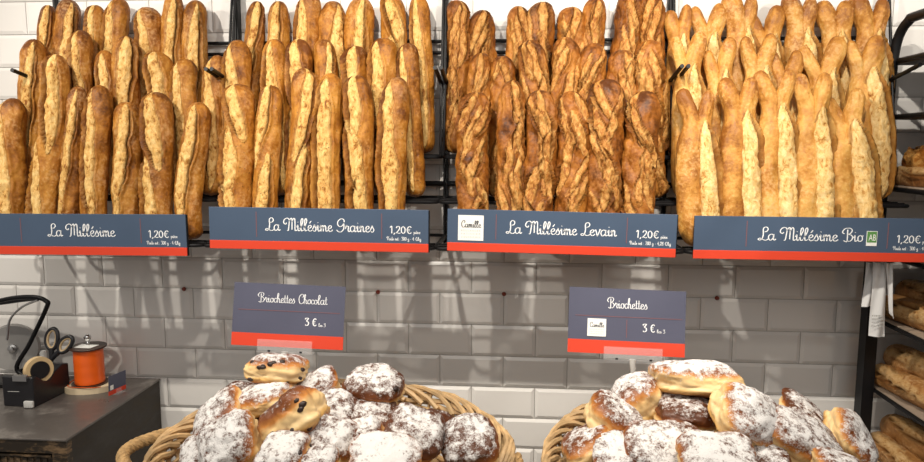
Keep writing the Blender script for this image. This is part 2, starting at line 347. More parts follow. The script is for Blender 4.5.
# ------------------------------------------------------------------ baguettes
def ss(a, b, x):
    t = max(0.0, min(1.0, (x - a) / (b - a))); return t * t * (3 - 2 * t)
def loaf_geo(Ln, R, seed, style, nr=110, nt=80, axis=None, prof=None, base_score=0.0):
    """rings along local z, front = local -y. returns verts, faces, score, ear, bake"""
    rnd = random.Random(seed); sd = seed * 1.37
    bend = rnd.uniform(-1, 1) * 0.010; bend2 = rnd.uniform(-1, 1) * 0.006
    slashes = []
    if style in ('plain', 'seed'):
        sg = rnd.choice((-1, 1)); n = rnd.choice((1, 1, 1, 2, 2, 3))
        wid = rnd.uniform(0.44, 0.70) if style == 'plain' else rnd.uniform(0.50, 0.78)
        for k in range(n):
            sc = (k + 0.5) / n; hl = (0.47, 0.30, 0.22)[n - 1]
            slashes.append((sc, hl, rnd.uniform(-0.45, 0.40), sg * rnd.uniform(0.2, 0.75) / hl, wid * (1, .95, .85)[n - 1], sg))
    elif style == 'sour':
        n = 10; sg = rnd.choice((-1, 1))
        for k in range(n):
            slashes.append((0.04 + 0.93 * k / n + rnd.uniform(-.02, .02), rnd.uniform(0.11, 0.20), rnd.uniform(-0.85, 0.85), sg * rnd.uniform(1.5, 5.5) * (1 if rnd.random() < .75 else -.7), rnd.uniform(0.26, 0.46), sg if rnd.random() < .6 else -sg))
    elif style == 'rough':
        slashes.append((0.37, 0.43, rnd.uniform(0.0, 0.25), rnd.uniform(-0.5, 0.2), 0.92, 1))
    elif style == 'smooth':
        pass
    vs = []; sc_ = []; er = []; bk = []
    e0, e1 = rnd.uniform(0.07, 0.11), rnd.uniform(0.09, 0.15)
    if prof: e1 = rnd.uniform(0.055, 0.085)
    for i in range(nr + 1):
        s = i / nr
        if prof: r = R * prof(s)
        else:
            r = R * (0.93 + 0.07 * math.sin(PI * s))
        q = 1.0
        if s < e0: q = math.sqrt(max(0.0, 1 - ((e0 - s) / e0) ** 2.3))
        if s > 1 - e1: q = math.sqrt(max(0.0, 1 - ((s - 1 + e1) / e1) ** 2.2))
        r *= max(q, 0.015)
        if axis: cx, cy, cz = axis(s)
        else: cx, cy, cz = bend * math.sin(PI * s) + bend2 * math.sin(2 * PI * s), 0.0, s * Ln
        act = []
        for (c, hl, th0, slant, wd, sg) in slashes:
            u = (s - c) / hl
            if abs(u) >= 1: continue
            wl = (wd * (1 - abs(u) ** 2.4) ** 0.5 + 1e-3) * (1 + 0.35 * noise.noise(V((s * 7, sd * 1.7, c * 5))))
            mid = th0 + slant * (s - c) - (0.16 * noise.noise(V((s * 9, sd, c * 9))) + 0.035 * noise.noise(V((s * 34, sd, c * 9)))) * (1 if style != 'sour' else 1.5)
            act.append((mid, max(wl, 1e-3), sg, min(1, wl * 3), min(1, wl * 2.5) * (1 - abs(u) ** 6) * (0.8 if style == 'sour' else 1)))
        for j in range(nt):
            th = 2 * PI * j / nt                       # th = 0 is the front
            tt = (th + PI) % (2 * PI) - PI
            d = V((math.sin(th), -math.cos(th), 0))
            pn = V((d.x * 1.2, d.y * 1.2, s * 7)) + V((sd, sd * .7, 0))
            dr = noise.noise(pn) * 0.11 * R + noise.noise(pn * 3.1) * 0.045 * R
            mask = 0.0; ear = 0.0; lift = 0.0
            for (mid, wl, sg, kk, lf) in act:
                dd = (tt - mid) / wl
                if abs(dd) > 2.2: continue
                mk = 1 - ss(0.86, 1.0, abs(dd))
                if mk > mask: mask = mk
                ds = dd * sg
                ea = math.exp(-((ds - 0.95) / 0.15) ** 2) * kk  # dark line set inside the lip, painting the shade of the crevice
                if style in ('sour', 'rough'): ea = max(ea, 0.8 * math.exp(-((ds + 1.0) / 0.13) ** 2) * kk)
                else: ea = max(ea, 0.35 * math.exp(-((ds + 1.0) / 0.10) ** 2) * kk)
                if ea > ear: ear = ea
                lift += R * lf * (0.30 * math.exp(-((ds - 1.18) / 0.17) ** 2) - 0.36 * math.exp(-((ds - 0.90) / 0.13) ** 2)
                                  + 0.09 * math.exp(-((ds + 1.14) / 0.2) ** 2) - 0.14 * math.exp(-((ds + 0.92) / 0.12) ** 2) + 0.08 * math.exp(-(dd / 0.55) ** 2))
            if style == 'sour':
                tw = math.sin(tt * 2 + s * 21 + 2.2 * noise.noise(V((s * 6, sd, 3))))
                lift += R * (0.08 * (abs(tw) - 0.5) + 0.10 * (0.3 - abs(noise.noise(V((d.x * 2.2 + s * 4, d.y * 2.2, s * 11)) + V((sd, 3, 1))))))
                ear = max(ear, 0.45 * ss(0.86, 1.0, 1 - abs(tw)) * (0.6 + 0.6 * noise.noise(pn * 2)))
            rough = mask * (noise.noise(V((d.x * 2.6, d.y * 2.6, s * 22)) + V((sd, 0, 0))) * 0.09 * R + noise.noise(V((d.x * 6 + sd, d.y * 6, s * 46))) * 0.06 * R)
            rr = r + (dr + lift + rough) * min(1.0, q * 1.2)
            vs.append((cx + d.x * rr, cy + d.y * rr * 0.90, cz))
            sc_.append(mask * (0.85 if style == 'sour' else 1)); er.append(max(0, min(1, ear)) * 0.95 * (1 if style != 'smooth' else 0))
            bk.append(max(0.0, 1 - s / 0.06) * 0.6 + max(0.0, (s - 0.86) / 0.14) * (0.7 + 0.5 * noise.noise(V((sd, 1, 2)))) + 0.35 * noise.noise(V((d.x, d.y, s * 5)) + V((sd, 5, 0))))
    fs = [[i * nt + j, i * nt + (j + 1) % nt, (i + 1) * nt + (j + 1) % nt, (i + 1) * nt + j] for i in range(nr) for j in range(nt)]
    fs += [list(range(nt - 1, -1, -1)), [nr * nt + j for j in range(nt)]]
    return vs, fs, sc_, er, bk
def loaf_obj(name, parts, m, mw):
    vs, fs, s, e, b = [], [], [], [], []
    for g in parts:
        o = len(vs); vs += g[0]; fs += [[o + i for i in f] for f in g[1]]; s += g[2]; e += g[3]; b += g[4]
    me = bpy.data.meshes.new(name); me.from_pydata(vs, [], fs); me.update()
    for p in me.polygons: p.use_smooth = True
    for nm, dat in (('score', s), ('ear', e), ('bake', b)):
        at = me.attributes.new(nm, 'FLOAT', 'POINT'); at.data.foreach_set('value', dat)
    return link(name, me, m, None, mw)
def place_mw(b, t):
    uz = (t - b).normalized(); ux = V((1, 0, 0)); ux = (ux - uz * ux.dot(uz)).normalized(); uy = uz.cross(ux)
    m = Matrix((ux, uy, uz)).transposed().to_4x4(); m.translation = b; return m

ROW = {1: (-0.100, 0.335, -0.060), 2: (-0.190, 0.2125, -0.132), 3: (-0.282, 0.096, -0.216)}   # bottom Y, bottom z, top Y
def ends(row, tx, ty, bx, lift=0.0):
    Yb, zb, Yt = ROW[row]
    t = atY(tx, ty, Yt)
    # the foot: pixel column bx at the tier's depth, standing on the tier's wires
    d = atY(bx, 200, Yb); b = V((d.x, Yb, Z0 + zb + lift))
    return b, t
ORD = ['first', 'second', 'third', 'fourth', 'fifth', 'sixth', 'seventh', 'eighth', 'ninth']
ROWN = {1: 'back row', 2: 'middle row', 3: 'front row'}
sd = [10]
def fill_rack(style, rows, what, where, group, cat='bread'):
    for row, items in rows.items():
        items = sorted(items, key=lambda q: q[0]); n = len(items)
        for i, it in enumerate(items):
            tx, ty, wd, bx = it[:4]; sd[0] += 1
            b, t = ends(row, tx, ty, bx)
            Ln = (t - b).length; R = wd / 2 / (F / ((ROW[row][0] + ROW[row][2]) / 2 - CAM.y + 0.08))
            o = loaf_obj('baguette', [loaf_geo(Ln, R, sd[0], style)], M[style], place_mw(b, t))
            pos = ('leftmost' if i == 0 else ORD[i] + ' from left') if i < n - 1 else 'last on the right'
            tag(o, f'{what}, {pos} in the {ROWN[row]} of {where}', cat, group)

fill_rack('plain', {
    1: [(49, 5, 19, 46), (69, -1, 24, 66), (97, 5, 21, 92), (120, -2, 23, 118), (148, 7, 26, 150), (174, -6, 22, 176), (196, 0, 24, 197)],
    2: [(35, 39, 25, 33), (82, 30, 24, 78), (105, 50, 22, 108), (126, 36, 26, 134), (157, 52, 28, 160), (186, 59, 25, 180), (218, 55, 22, 211)],
    3: [(14, 98, 29, 6), (57, 54, 27, 40), (79, 86, 22, 64), (100, 85, 25, 94), (127, 102, 27, 125), (157, 92, 29, 157), (199, 102, 26, 189)]},
    'plain slashed baguette', 'the leftmost rack', 'plain baguettes on the leftmost rack')
fill_rack('seed', {
    1: [(257, 1, 19, 252), (279, 1, 22, 281), (311, -8, 23, 303), (333, 1, 28, 336), (361, -3, 29, 365), (391, -6, 25, 392), (418, -5, 21, 425)],
    2: [(238, 40, 26, 240), (275, 39, 26, 276), (300, 39, 25, 300), (323, 39, 23, 328), (357, 46, 27, 358), (383, 38, 28, 387), (408, 43, 22, 416)],
    3: [(240, 84, 31, 231), (271, 85, 25, 264), (304, 68, 26, 297), (331, 73, 27, 327), (358, 75, 28, 360), (398, 77, 27, 391)]},
    'seeded baguette', 'the second rack from left', 'seeded baguettes on the second rack')
fill_rack('sour', {
    1: [(456, 0, 21, 455), (482, 10, 27, 484), (519, 6, 24, 506), (543, 2, 29, 540), (571, 7, 28, 568), (596, -3, 23, 588), (631, -8, 26, 610), (652, -8, 25, 654)],
    2: [(481, 53, 23, 480), (503, 56, 25, 498), (531, 40, 27, 530), (566, 37, 27, 562), (594, 43, 26, 584), (621, 50, 28, 622), (649, 40, 28, 652)],
    3: [(476, 92, 30, 474), (513, 80, 26, 506), (540, 90, 30, 537), (571, 91, 31, 570), (608, 79, 33, 603), (647, 91, 31, 638)]},
    'dark twisted sourdough baguette', 'the third rack', 'dark twisted baguettes on the third rack')

def fork_loaf(row, ax, ay, aw, bx_, by, bw, footx, footw, i, n):
    """two strands grown together below, parted above into two tips"""
    sd[0] += 1; sdd = sd[0]; rnd = random.Random(sdd)
    mx = (ax + bx_) / 2; b, t = ends(row, mx, min(ay, by), footx)
    sc = F / ((ROW[row][0] + ROW[row][2]) / 2 - CAM.y + 0.08)
    mw = place_mw(b, t); inv = mw.inverted(); Ln = (t - b).length
    parts = []
    for k, (px, py, pw) in enumerate(((ax, ay, aw), (bx_, by, bw))):
        tip = inv @ atY(px, py, ROW[row][2] - 0.006 * k)
        sgn = -1 if px == min(ax, bx_) else 1
        foot = footw / sc / 2; Lk = tip.z; lobe = pw / sc / 2 * 0.98
        rb = foot * 0.74
        x_lo = sgn * foot * 0.34; s_f = 0.70 + rnd.uniform(-0.02, 0.03)
        tw = rnd.uniform(-0.15, 0.15) * foot
        def axis(s, x_lo=x_lo, tip=tip, Lk=Lk, tw=tw, k=k, s_f=s_f, sgn=sgn, foot=foot):
            f = ss(0.74, 0.98, s)
            x = x_lo * (1 - 0.30 * ss(0.40, 0.74, s)) * (1 - f) + (tip.x + sgn * foot * 0.14) * f + tw * math.sin(PI * s * 1.3) * (1 - f)
            return x, -0.004 * k + tip.y * f * 0.3, s * Lk
        rt = lobe
        def prof(s, rb=rb, rt=rt, s_f=s_f):
            body = rb * (0.90 + 0.10 * math.sin(PI * min(1, s / 0.75)))
            f = ss(0.64, 0.84, s)
            nk = rt * (0.80 + 0.16 * math.sin(PI * ss(0.74, 1.0, s)) - 0.06 * ss(0.90, 1.0, s))
            return body * (1 - f) + nk * f
        st = 'smooth' if (sgn < 0) else 'rough'
        parts.append(loaf_geo(Lk, 1.0, sdd * 3 + k, st, nr=96, nt=56, axis=axis, prof=prof, base_score=0.0))
    return loaf_obj('fork_baguette', parts, M['fork'], mw)
_orig = loaf_geo                                     # radii given in metres along a fork's arm
def loaf_geo(Ln, R, seed, style, nr=110, nt=80, axis=None, prof=None, base_score=0.0):
    if prof is None: return _orig(Ln, R, seed, style, nr, nt, axis, prof, base_score)
    # radius given in metres by prof: use its mean for the relief
    Rm = prof(0.4); p2 = lambda s: prof(s) / Rm
    return _orig(Ln, Rm, seed, style, nr, nt, axis, p2, base_score)
FORK = {
    1: [(672, 10, 16, 685, 4, 13, 678, 24), (697, 6, 15, 717, 3, 18, 708, 28), (733, -8, 22, 749, -6, 14, 740, 30), (755, 14, 14, 774, 5, 18, 769, 28),
        (792, -8, 20, 808, -4, 16, 799, 30), (826, 0, 19, 843, 0, 18, 836, 30), (860, -6, 20, 880, -2, 15, 869, 30)],
    2: [(678, 36, 14, 697, 31, 17, 688, 28), (710, 50, 14, 727, 37, 16, 722, 28), (748, 36, 15, 768, 33, 17, 757, 30), (774, 50, 16, 794, 50, 16, 787, 30),
        (806, 45, 15, 834, 36, 20, 828, 32), (854, 40, 14, 873, 35, 21, 868, 34)],
    3: [(686, 88, 17, 705, 90, 15, 704, 36), (728, 77, 20, 749, 77, 18, 744, 36), (763, 70, 19, 786, 68, 16, 780, 34), (803, 73, 17, 821, 72, 17, 818, 38), (831, 97, 17, 853, 88, 18, 858, 40)]}
for row, items in FORK.items():
    for i, a in enumerate(items):
        o = fork_loaf(row, *a, i, len(items))
        pos = ('leftmost' if i == 0 else ORD[i] + ' from left') if i < len(items) - 1 else 'last on the right'
        tag(o, f'pale fork-tipped baguette, {pos} in the {ROWN[row]} of the rightmost rack', 'bread', 'fork-tipped baguettes on the rightmost rack')

# ------------------------------------------------------------------ wire racks
RX = [-1.375, -0.715, -0.079, 0.572, 1.168]
RL = ['leftmost black wire bread rack holding the plain baguettes', 'black wire bread rack holding the seeded baguettes, second from left',
      'black wire bread rack holding the dark twisted baguettes', 'black wire bread rack holding the pale fork-tipped baguettes']
def rrect(x0, x1, y0, y1, z, r=0.02):
    pts = []
    for cx, cy, a0 in ((x1 - r, y1 - r, 0), (x0 + r, y1 - r, 90), (x0 + r, y0 + r, 180), (x1 - r, y0 + r, 270)):
        for k in range(6): a = math.radians(a0 + 90 * k / 5); pts.append((cx + r * math.cos(a), cy + r * math.sin(a), z))
    return pts
for k in range(4):
    x0, x1 = RX[k] + 0.0045, RX[k + 1] - 0.0045
    t = empty('wire_bread_rack', (( x0 + x1) / 2, -0.02, Z0 + 0.05)); tag(t, RL[k], 'bread rack', 'black wire bread racks')
    inv = Matrix.Translation(-t.location)
    def part(mb, name):
        mb.v = [tuple(inv @ V(v)) for v in mb.v]; mb.build(name, M['black'], t)
    for x in ((-1.29, x1) if k == 0 else (x0, x1)):
        mb = MB(); mb.box((x - 0.003, -0.030, Z0 + 0.06), (x + 0.003, -0.0085, Z0 + 0.92)); part(mb, 'wall_upright')
        mb = MB()
        if x != -1.29: mb.tube([(x, -0.030, Z0 + 0.86), (x, -0.140, Z0 + 0.328)], 0.0042, 8); part(mb, 'side_rod') if mb.v else None
        sx = -0.012 if x == x1 else 0.012
        mb = MB(); mb.tube([(x + sx * .3, -0.080, Z0 + 0.538), (x + sx * .3, -0.236, Z0 + 0.566)], 0.0058, 10); part(mb, 'prong')
    for z in (0.665, 0.632):
        mb = MB(); mb.tube([(x0, -0.026, Z0 + z), (x1, -0.026, Z0 + z)], 0.0055, 8); part(mb, 'top_rail')
    mb = MB(); mb.tube([(x0, -0.040, Z0 + 0.244), (x1, -0.040, Z0 + 0.244)], 0.008, 8); part(mb, 'middle_rail')
    for row, yf in ((1, -0.137), (2, -0.232), (3, -0.322)):
        zb = Z0 + ROW[row][1] - 0.010; yb = -0.034
        mb = MB(); mb.tube(rrect(x0 - 0.002, x1 + 0.002, yf, yb, zb), 0.0050, 8, closed=True)
        for y in (ROW[row][0] + 0.02, ROW[row][0] - 0.015): mb.tube([(x0, y, zb + 0.004), (x1, y, zb + 0.004)], 0.0035, 6)
        part(mb, 'tier_wire')

# ------------------------------------------------------------------ script lettering
GL = {
 'a': ([[(.62,.78),(.42,1.0),(.13,.82),(.05,.4),(.2,.03),(.42,.1),(.6,.45)], [(.64,1.0),(.62,.3),(.7,.03),(.9,.2)]], .86),
 'i': ([[(0,.6),(.15,.98),(.15,.3),(.25,.03),(.45,.2)], [(.15,1.42),(.17,1.5)]], .43),
 'l': ([[(-.02,.35),(.22,1.0),(.40,1.7),(.30,2.1),(.14,1.7),(.12,.4),(.22,.03),(.46,.2)]], .50),
 'e': ([[(0,.4),(.35,.55),(.5,.8),(.35,1.0),(.12,.8),(.08,.35),(.27,.02),(.5,.1),(.66,.3)]], .62),
 's': ([[(0,.2),(.3,1.05),(.33,.85),(.5,.4),(.35,.02),(.1,.1)]], .6),
 'm': ([[(0,.6),(.12,.98),(.12,0)], [(.12,.5),(.3,.98),(.43,.8),(.43,0)], [(.43,.5),(.61,.98),(.75,.8),(.75,.25),(.85,.03),(1.04,.2)]], 1.02),
 'n': ([[(0,.6),(.12,.98),(.12,0)], [(.12,.5),(.3,.98),(.45,.8),(.45,.25),(.55,.03),(.74,.2)]], .72),
 'r': ([[(0,.5),(.18,1.1),(.2,.9),(.42,.92),(.36,.3),(.46,.03),(.62,.2)]], .6),
 'v': ([[(0,.8),(.12,.98),(.3,.1),(.36,.05),(.6,.9),(.55,1.1),(.78,.98)]], .72),
 'o': ([[(.3,1.0),(.08,.75),(.08,.25),(.3,.02),(.52,.25),(.52,.75),(.3,1.0)], [(.4,.95),(.7,.9)]], .66),
 'c': ([[(.5,.8),(.35,1.0),(.1,.75),(.08,.3),(.28,.02),(.56,.25)]], .55),
 'h': ([[(0,.3),(.25,1.3),(.32,1.9),(.2,2.1),(.1,1.6),(.1,0)], [(.1,.5),(.3,.98),(.46,.8),(.46,.25),(.56,.03),(.74,.2)]], .72),
 't': ([[(.15,1.7),(.15,.3),(.25,.03),(.45,.2)], [(-.05,1.08),(.4,1.12)]], .43),
 'd': ([[(.5,.78),(.35,1.0),(.1,.8),(.05,.3),(.2,.02),(.5,.3)], [(.55,2.1),(.55,.3),(.65,.03),(.8,.2)]], .78),
 'p': ([[(0,.6),(.12,1.0),(.12,-.8)], [(.12,.7),(.35,1.0),(.55,.7),(.45,.1),(.12,.1)]], .65),
 'g': ([[(.5,.8),(.3,1.0),(.05,.6),(.2,.1),(.5,.4)], [(.53,1.0),(.53,-.4),(.3,-.8),(.1,-.5),(.7,.2)]], .72),
 'k': ([[(.1,2.1),(.1,0)], [(.5,1.0),(.12,.45),(.5,0),(.65,.15)]], .65),
 'G': ([[(1.0,1.6),(.95,2.0),(.6,2.15),(.2,1.75),(.15,1.2),(.4,.85),(.75,1.0),(.95,1.35),(.92,.5),(.6,.0),(.2,.02),(.0,.3)]], 1.15),
 'L': ([[(.62,1.35),(.92,1.5),(1.0,1.9),(.75,2.15),(.48,1.85),(.5,1.0),(.4,.3),(.15,0),(-.05,.15),(.15,.32),(.5,.1),(.8,0),(1.1,.22)]], 1.05),
 'M': ([[(.32,1.35),(.15,1.1),(-.08,1.4),(.05,1.9),(.42,2.12),(.66,1.8),(.62,.9),(.52,.1),(.35,.02)], [(.62,1.6),(.88,2.08),(1.02,1.9),(1.02,.2)], [(1.02,1.5),(1.24,2.08),(1.42,1.85),(1.42,.3),(1.52,.03),(1.7,.2)]], 1.66),
 'B': ([[(.48,1.9),(.48,.1),(.28,0),(.08,.15)], [(.15,1.2),(-.08,1.5),(.2,2.05),(.75,2.12),(.98,1.75),(.8,1.3),(.55,1.15),(.92,1.0),(1.08,.55),(.82,.05),(.45,.1)]], 1.18),
 'C': ([[(.62,1.5),(.9,1.55),(.88,2.0),(.58,2.12),(.2,1.6),(.12,.9),(.3,.15),(.65,.02),(1.0,.4)]], .98),
 'P': ([[(.45,1.9),(.45,0)], [(.1,1.2),(0,1.7),(.4,2.1),(.88,2.0),(.98,1.5),(.72,1.1),(.45,1.2)]], 1.0),
 '0': ([[(.35,2.0),(.08,1.5),(.08,.5),(.35,0),(.62,.5),(.62,1.5),(.35,2.0)]], .82),
 '1': ([[(.05,1.65),(.32,2.0),(.32,0)]], .58),
 '2': ([[(.08,1.5),(.2,1.95),(.5,1.95),(.6,1.45),(.35,.7),(.02,.08),(.2,.2),(.5,0),(.72,.2)]], .82),
 '3': ([[(.05,1.7),(.1,2.0),(.62,2.0),(.3,1.25),(.62,.95),(.62,.3),(.3,0),(.02,.25)]], .8),
 '4': ([[(.45,2.0),(.05,.7),(.68,.7)], [(.5,1.3),(.5,0)]], .8),
 '8': ([[(.35,1.05),(.1,1.5),(.35,2.0),(.6,1.5),(.35,1.05),(.05,.5),(.35,0),(.65,.5),(.35,1.05)]], .8),
 '€': ([[(.82,1.7),(.55,2.0),(.24,1.5),(.24,.5),(.55,0),(.85,.3)], [(.02,1.2),(.65,1.2)], [(.02,.8),(.6,.8)]], .95),
 ',': ([[(.15,.15),(.17,0),(.05,-.35)]], .4), ':': ([[(.12,.8),(.14,.7)], [(.12,.15),(.14,.05)]], .4), '.': ([[(.12,.12),(.14,.02)]], .35),
 '-': ([[(.05,.7),(.5,.7)]], .6), '/': ([[(.0,-.2),(.45,2.1)]], .5), ' ': ([], .55),
}
def glyph(ch):
    if ch in 'éè':
        s, a = GL['e']; return s + [[(.25, 1.3), (.48, 1.7)] if ch == 'é' else [(.15, 1.7), (.38, 1.3)]], a
    return GL[ch]
def script(text, x0, x1, z, cap, thick=0.10, y=-0.0006, mb=None):
    """flat pen strokes in the xz plane, fitted between x0 and x1; cap = capital height"""
    mb = mb or MB(); adv = sum(glyph(c)[1] for c in text); k = (x1 - x0) / adv; kz = cap / 2.1; x = 0.0
    pw = thick * kz
    for ch in text:
        st, a = glyph(ch)
        for s in st:
            p = catmull([(q[0], q[1], 0) for q in s], 5); L = []; R = []
            pp = [V(((x + q.x) * k + x0, 0, q.y * kz + z)) for q in p]
            for i, q in enumerate(pp):
                d = pp[min(i + 1, len(pp) - 1)] - pp[max(i - 1, 0)]
                if d.length < 1e-9: d = V((1, 0, 0))
                d.normalize(); wv = pw * (0.62 + 0.75 * abs(d.z))
                nrm = V((-d.z, 0, d.x)) * wv
                L.append((q.x + nrm.x, y, q.z + nrm.z)); R.append((q.x - nrm.x, y, q.z - nrm.z))
            n = len(L); mb.add(L + R, [[i, i + 1, n + i + 1, n + i] for i in range(n - 1)])
        x += a
    return mb
def caps(text, x0, x1, z, h, m, parent, name='print', y=-0.0006):
    cu = bpy.data.curves.new('t', 'FONT'); cu.body = text; cu.size = 1.0
    o = bpy.data.objects.new('t', cu); C.objects.link(o); bpy.context.view_layer.update()
    me = bpy.data.meshes.new_from_object(o.evaluated_get(bpy.context.evaluated_depsgraph_get()))
    bpy.data.objects.remove(o); bpy.data.curves.remove(cu)
    xs = [v.co.x for v in me.vertices]; ys = [v.co.y for v in me.vertices]
    a, b = min(xs), max(xs); c, d = min(ys), max(ys)
    for v in me.vertices:
        v.co = V((x0 + (v.co.x - a) / (b - a) * (x1 - x0), y, z + (v.co.y - c) / (d - c) * h))
    me.materials.clear(); return link(name, me, m, parent)
def strip(parent, name, x0, x1, z0, z1, m, y=-0.0005, d=0.0005):
    mb = MB(); mb.box((x0, y, z0), (x1, y + d, z1)); return mb.build(name, m, parent, smooth=False)
def logo(parent, x0, x1, z0, z1):
    """white card with a dark script name over three rows of spaced capitals"""
    c = strip(parent, 'logo_card', x0, x1, z0, z1, M['white_card'], -0.0012, 0.0012)
    w, h = x1 - x0, z1 - z0
    script('Camille', x0 + .12 * w, x1 - .10 * w, z0 + .52 * h, 0.27 * h, 0.085, -0.0016).build('logo_script', M['dark_ink'], c, smooth=False)
    for i, s in enumerate(('B O U L A N G E R', 'P A T I S S I E R', 'V I E N N O I S E R I E')):
        caps(s, x0 + .12 * w, x1 - .12 * w, z0 + (.36 - .13 * i) * h, .07 * h, M['grey_ink'], c, 'logo_line', -0.0016)

def price_sign(tl, tr, bl, br, title, t0, t1, kg, lines, pr, label, lg=None, organic=None, m='blue', smallx=None):
    Y = -0.334
    TL, TR, BL, BR = [atY(*p, Y) for p in (tl, tr, bl, br)]
    W = (TR - TL).length; H = ((TL - BL).length + (TR - BR).length) / 2
    mw = frame(BL, BR - BL, V((0, 0, 1))); px0, px1 = bl[0], br[0]
    u = lambda px: (px - px0) / (px1 - px0) * W
    t = empty('shelf_price_sign', None, mw); tag(t, label, 'sign', 'long price signs along the bread racks')
    mb = MB(); mb.box((0, 0, 0.2 * H), (W, 0.004, H), bev=0.0006); mb.build('blue_panel', M[m], t, smooth=False)
    mb = MB(); mb.box((0, -0.0006, 0), (W, 0.004, 0.203 * H), bev=0.0006); mb.build('red_band', M['red'], t, smooth=False)
    mb = MB(); mb.box((-0.0, 0.004, 0.0), (W + 0.003, 0.0075, H * 0.99)); mb.build('black_backing', M['black'], t, smooth=False)
    script(title, u(t0), u(t1), 0.455 * H, 0.30 * H, 0.066).build('title', M['ink'], t, smooth=False)
    for x in lines: strip(t, 'divider_line', u(x) - 0.0010, u(x) + 0.0010, 0.30 * H, 0.90 * H, M['line'])
    script('1,20€', u(pr[0]), u(pr[1]), 0.44 * H, 0.175 * H, 0.11).build('price', M['ink'], t, smooth=False)
    script('pièce', u(pr[1] + 1.5), u(pr[1] + 8), 0.435 * H, 0.085 * H, 0.10).build('unit', M['ink'], t, smooth=False)
    script(kg, u(smallx[0]), u(smallx[1]), 0.275 * H, 0.085 * H, 0.10).build('weight_line', M['ink'], t, smooth=False)
    if lg: logo(t, u(lg[0]), u(lg[1]), 0.26 * H, 0.86 * H)
    if organic:
        x0, x1 = u(organic[0]), u(organic[1]); z0, z1 = 0.36 * H, 0.70 * H
        c = strip(t, 'organic_mark', x0, x1, z0, z1, M['white_card'], -0.0010, 0.0010)
        strip(c, 'green_field', x0 + .0012, x1 - .0012, z0 + .23 * (z1 - z0), z1 - .0012, M['green'], -0.0013, 0.0003)
        caps('AB', x0 + .2 * (x1 - x0), x1 - .12 * (x1 - x0), z0 + .36 * (z1 - z0), .42 * (z1 - z0), M['white_card'], c, 'mark_letters', -0.0015)
price_sign((-36, 212.6), (189, 215.6), (-36, 253.9), (189, 256.0), 'La Millésime', 52, 119, 'Poids net : 300 g - 4 €/kg', (24.5, 144.5), (152, 172.5),
           'long blue and red price sign cut by the left edge, below the plain baguettes', smallx=(150, 183))
price_sign((210, 206), (430, 210.8), (210, 248.2), (430, 252.6), 'La Millésime Graines', 268, 377, 'Poids net : 300 g - 4 €/kg', (258.3, 384), (392, 414),
           'long blue and red price sign below the seeded baguettes', smallx=(389, 423))
price_sign((447, 208.6), (677, 214.8), (447, 250.6), (677, 257.6), 'La Millésime Levain', 507.5, 618, 'Poids net : 280 g - 4,28 €/kg', (496.7, 628), (637, 660),
           'long blue and red price sign with a square white logo card at its left end', lg=(458, 484), smallx=(631, 672))
price_sign((693, 215.8), (930, 218.8), (693, 258.4), (930, 262.5), 'La Millésime Bio', 759, 864, 'Poids net : 300 g - 4 €/kg', (746.6, 888), (897, 921),
           'long blue and red price sign with a small green square mark, below fork-tipped baguettes', organic=(867, 877.5), smallx=(894, 932))

# ------------------------------------------------------------------ wall plugs
for px, py, wh in ((184, 289, 'leftmost, near the orange ribbon spool'), (378, 292, 'right of the left basket price card'), (504, 294, 'left of the right basket price card'), (717, 298, 'right of the right basket price card')):
    p = atY(px, py, -0.0075); mb = MB()
    mb.lathe([(0.0068, 0), (0.0066, 0.002), (0.0048, 0.0038), (0.0018, 0.0030), (0.0003, 0.0024)], 20, Matrix.Rotation(PI / 2, 4, 'X'))
    tag(mb.build('wall_plug', M['plug'], None, Matrix.Translation(p)), 'small red-brown wall plug in the tile joint, ' + wh, 'wall plug', 'red-brown wall plugs')

# ------------------------------------------------------------------ cabinet at the left with the things on it
ZT = Z0 - 0.400; XR = -1.018
t = empty('metal_cabinet', (-1.5, -0.26, 0.0)); tag(t, 'dark worn metal cabinet with a grey top in the lower left corner', 'cabinet')
iv = Matrix.Translation(-t.location)
def cpart(mb, name, m, parent=t, smooth=False):
    mb.v = [tuple(iv @ V(v)) for v in mb.v]; return mb.build(name, m, parent, smooth=smooth)
YF = -0.498; YB = -0.012
mb = MB(); mb.box((-2.0, YF, ZT - 0.006), (XR, YB, ZT), bev=0.002); cpart(mb, 'top', M['cab_top'])
mb = MB(); mb.box((-1.995, YF + 0.025, 0.02), (XR - 0.003, YB - 0.003, ZT - 0.006)); cpart(mb, 'body', M['cab'])
mb = MB()
mb.box((-1.995, YF + 0.003, ZT - 0.040), (XR - 0.002, YF + 0.025, ZT - 0.006)); mb.box((XR - 0.042, YF + 0.003, 0.03), (XR - 0.002, YF + 0.025, ZT - 0.040))
mb.box((-1.995, YF + 0.003, 0.03), (-1.95, YF + 0.025, ZT - 0.040)); mb.box((-1.95, YF + 0.003, ZT - 0.45), (XR - 0.042, YF + 0.025, ZT - 0.41))
cpart(mb, 'front_frame', M['cab_front'])
mb = MB(); mb.box((-1.945, YF + 0.010, ZT - 0.40), (XR - 0.047, YF + 0.024, ZT - 0.047))
for i in range(48):
    x = -1.94 + i * 0.0185
    if x < XR - 0.055: mb.box((x, YF + 0.007, ZT - 0.395), (x + 0.010, YF + 0.010, ZT - 0.056))
dr = cpart(mb, 'drawer', M['cab_front'])
mb = MB(); mb.box((-1.945, YF + 0.0045, ZT - 0.052), (XR - 0.047, YF + 0.010, ZT - 0.047)); 
cpart(mb, 'drawer_lip', M['cab_front'], dr)
mb = MB(); mb.tube(catmull([(-1.56, YF + 0.008, ZT - 0.2), (-1.56, YF - 0.02, ZT - 0.2), (-1.42, YF - 0.02, ZT - 0.2), (-1.42, YF + 0.008, ZT - 0.2)], 5), 0.006, 8); cpart(mb, 'drawer_handle', M['steel'], dr, True)

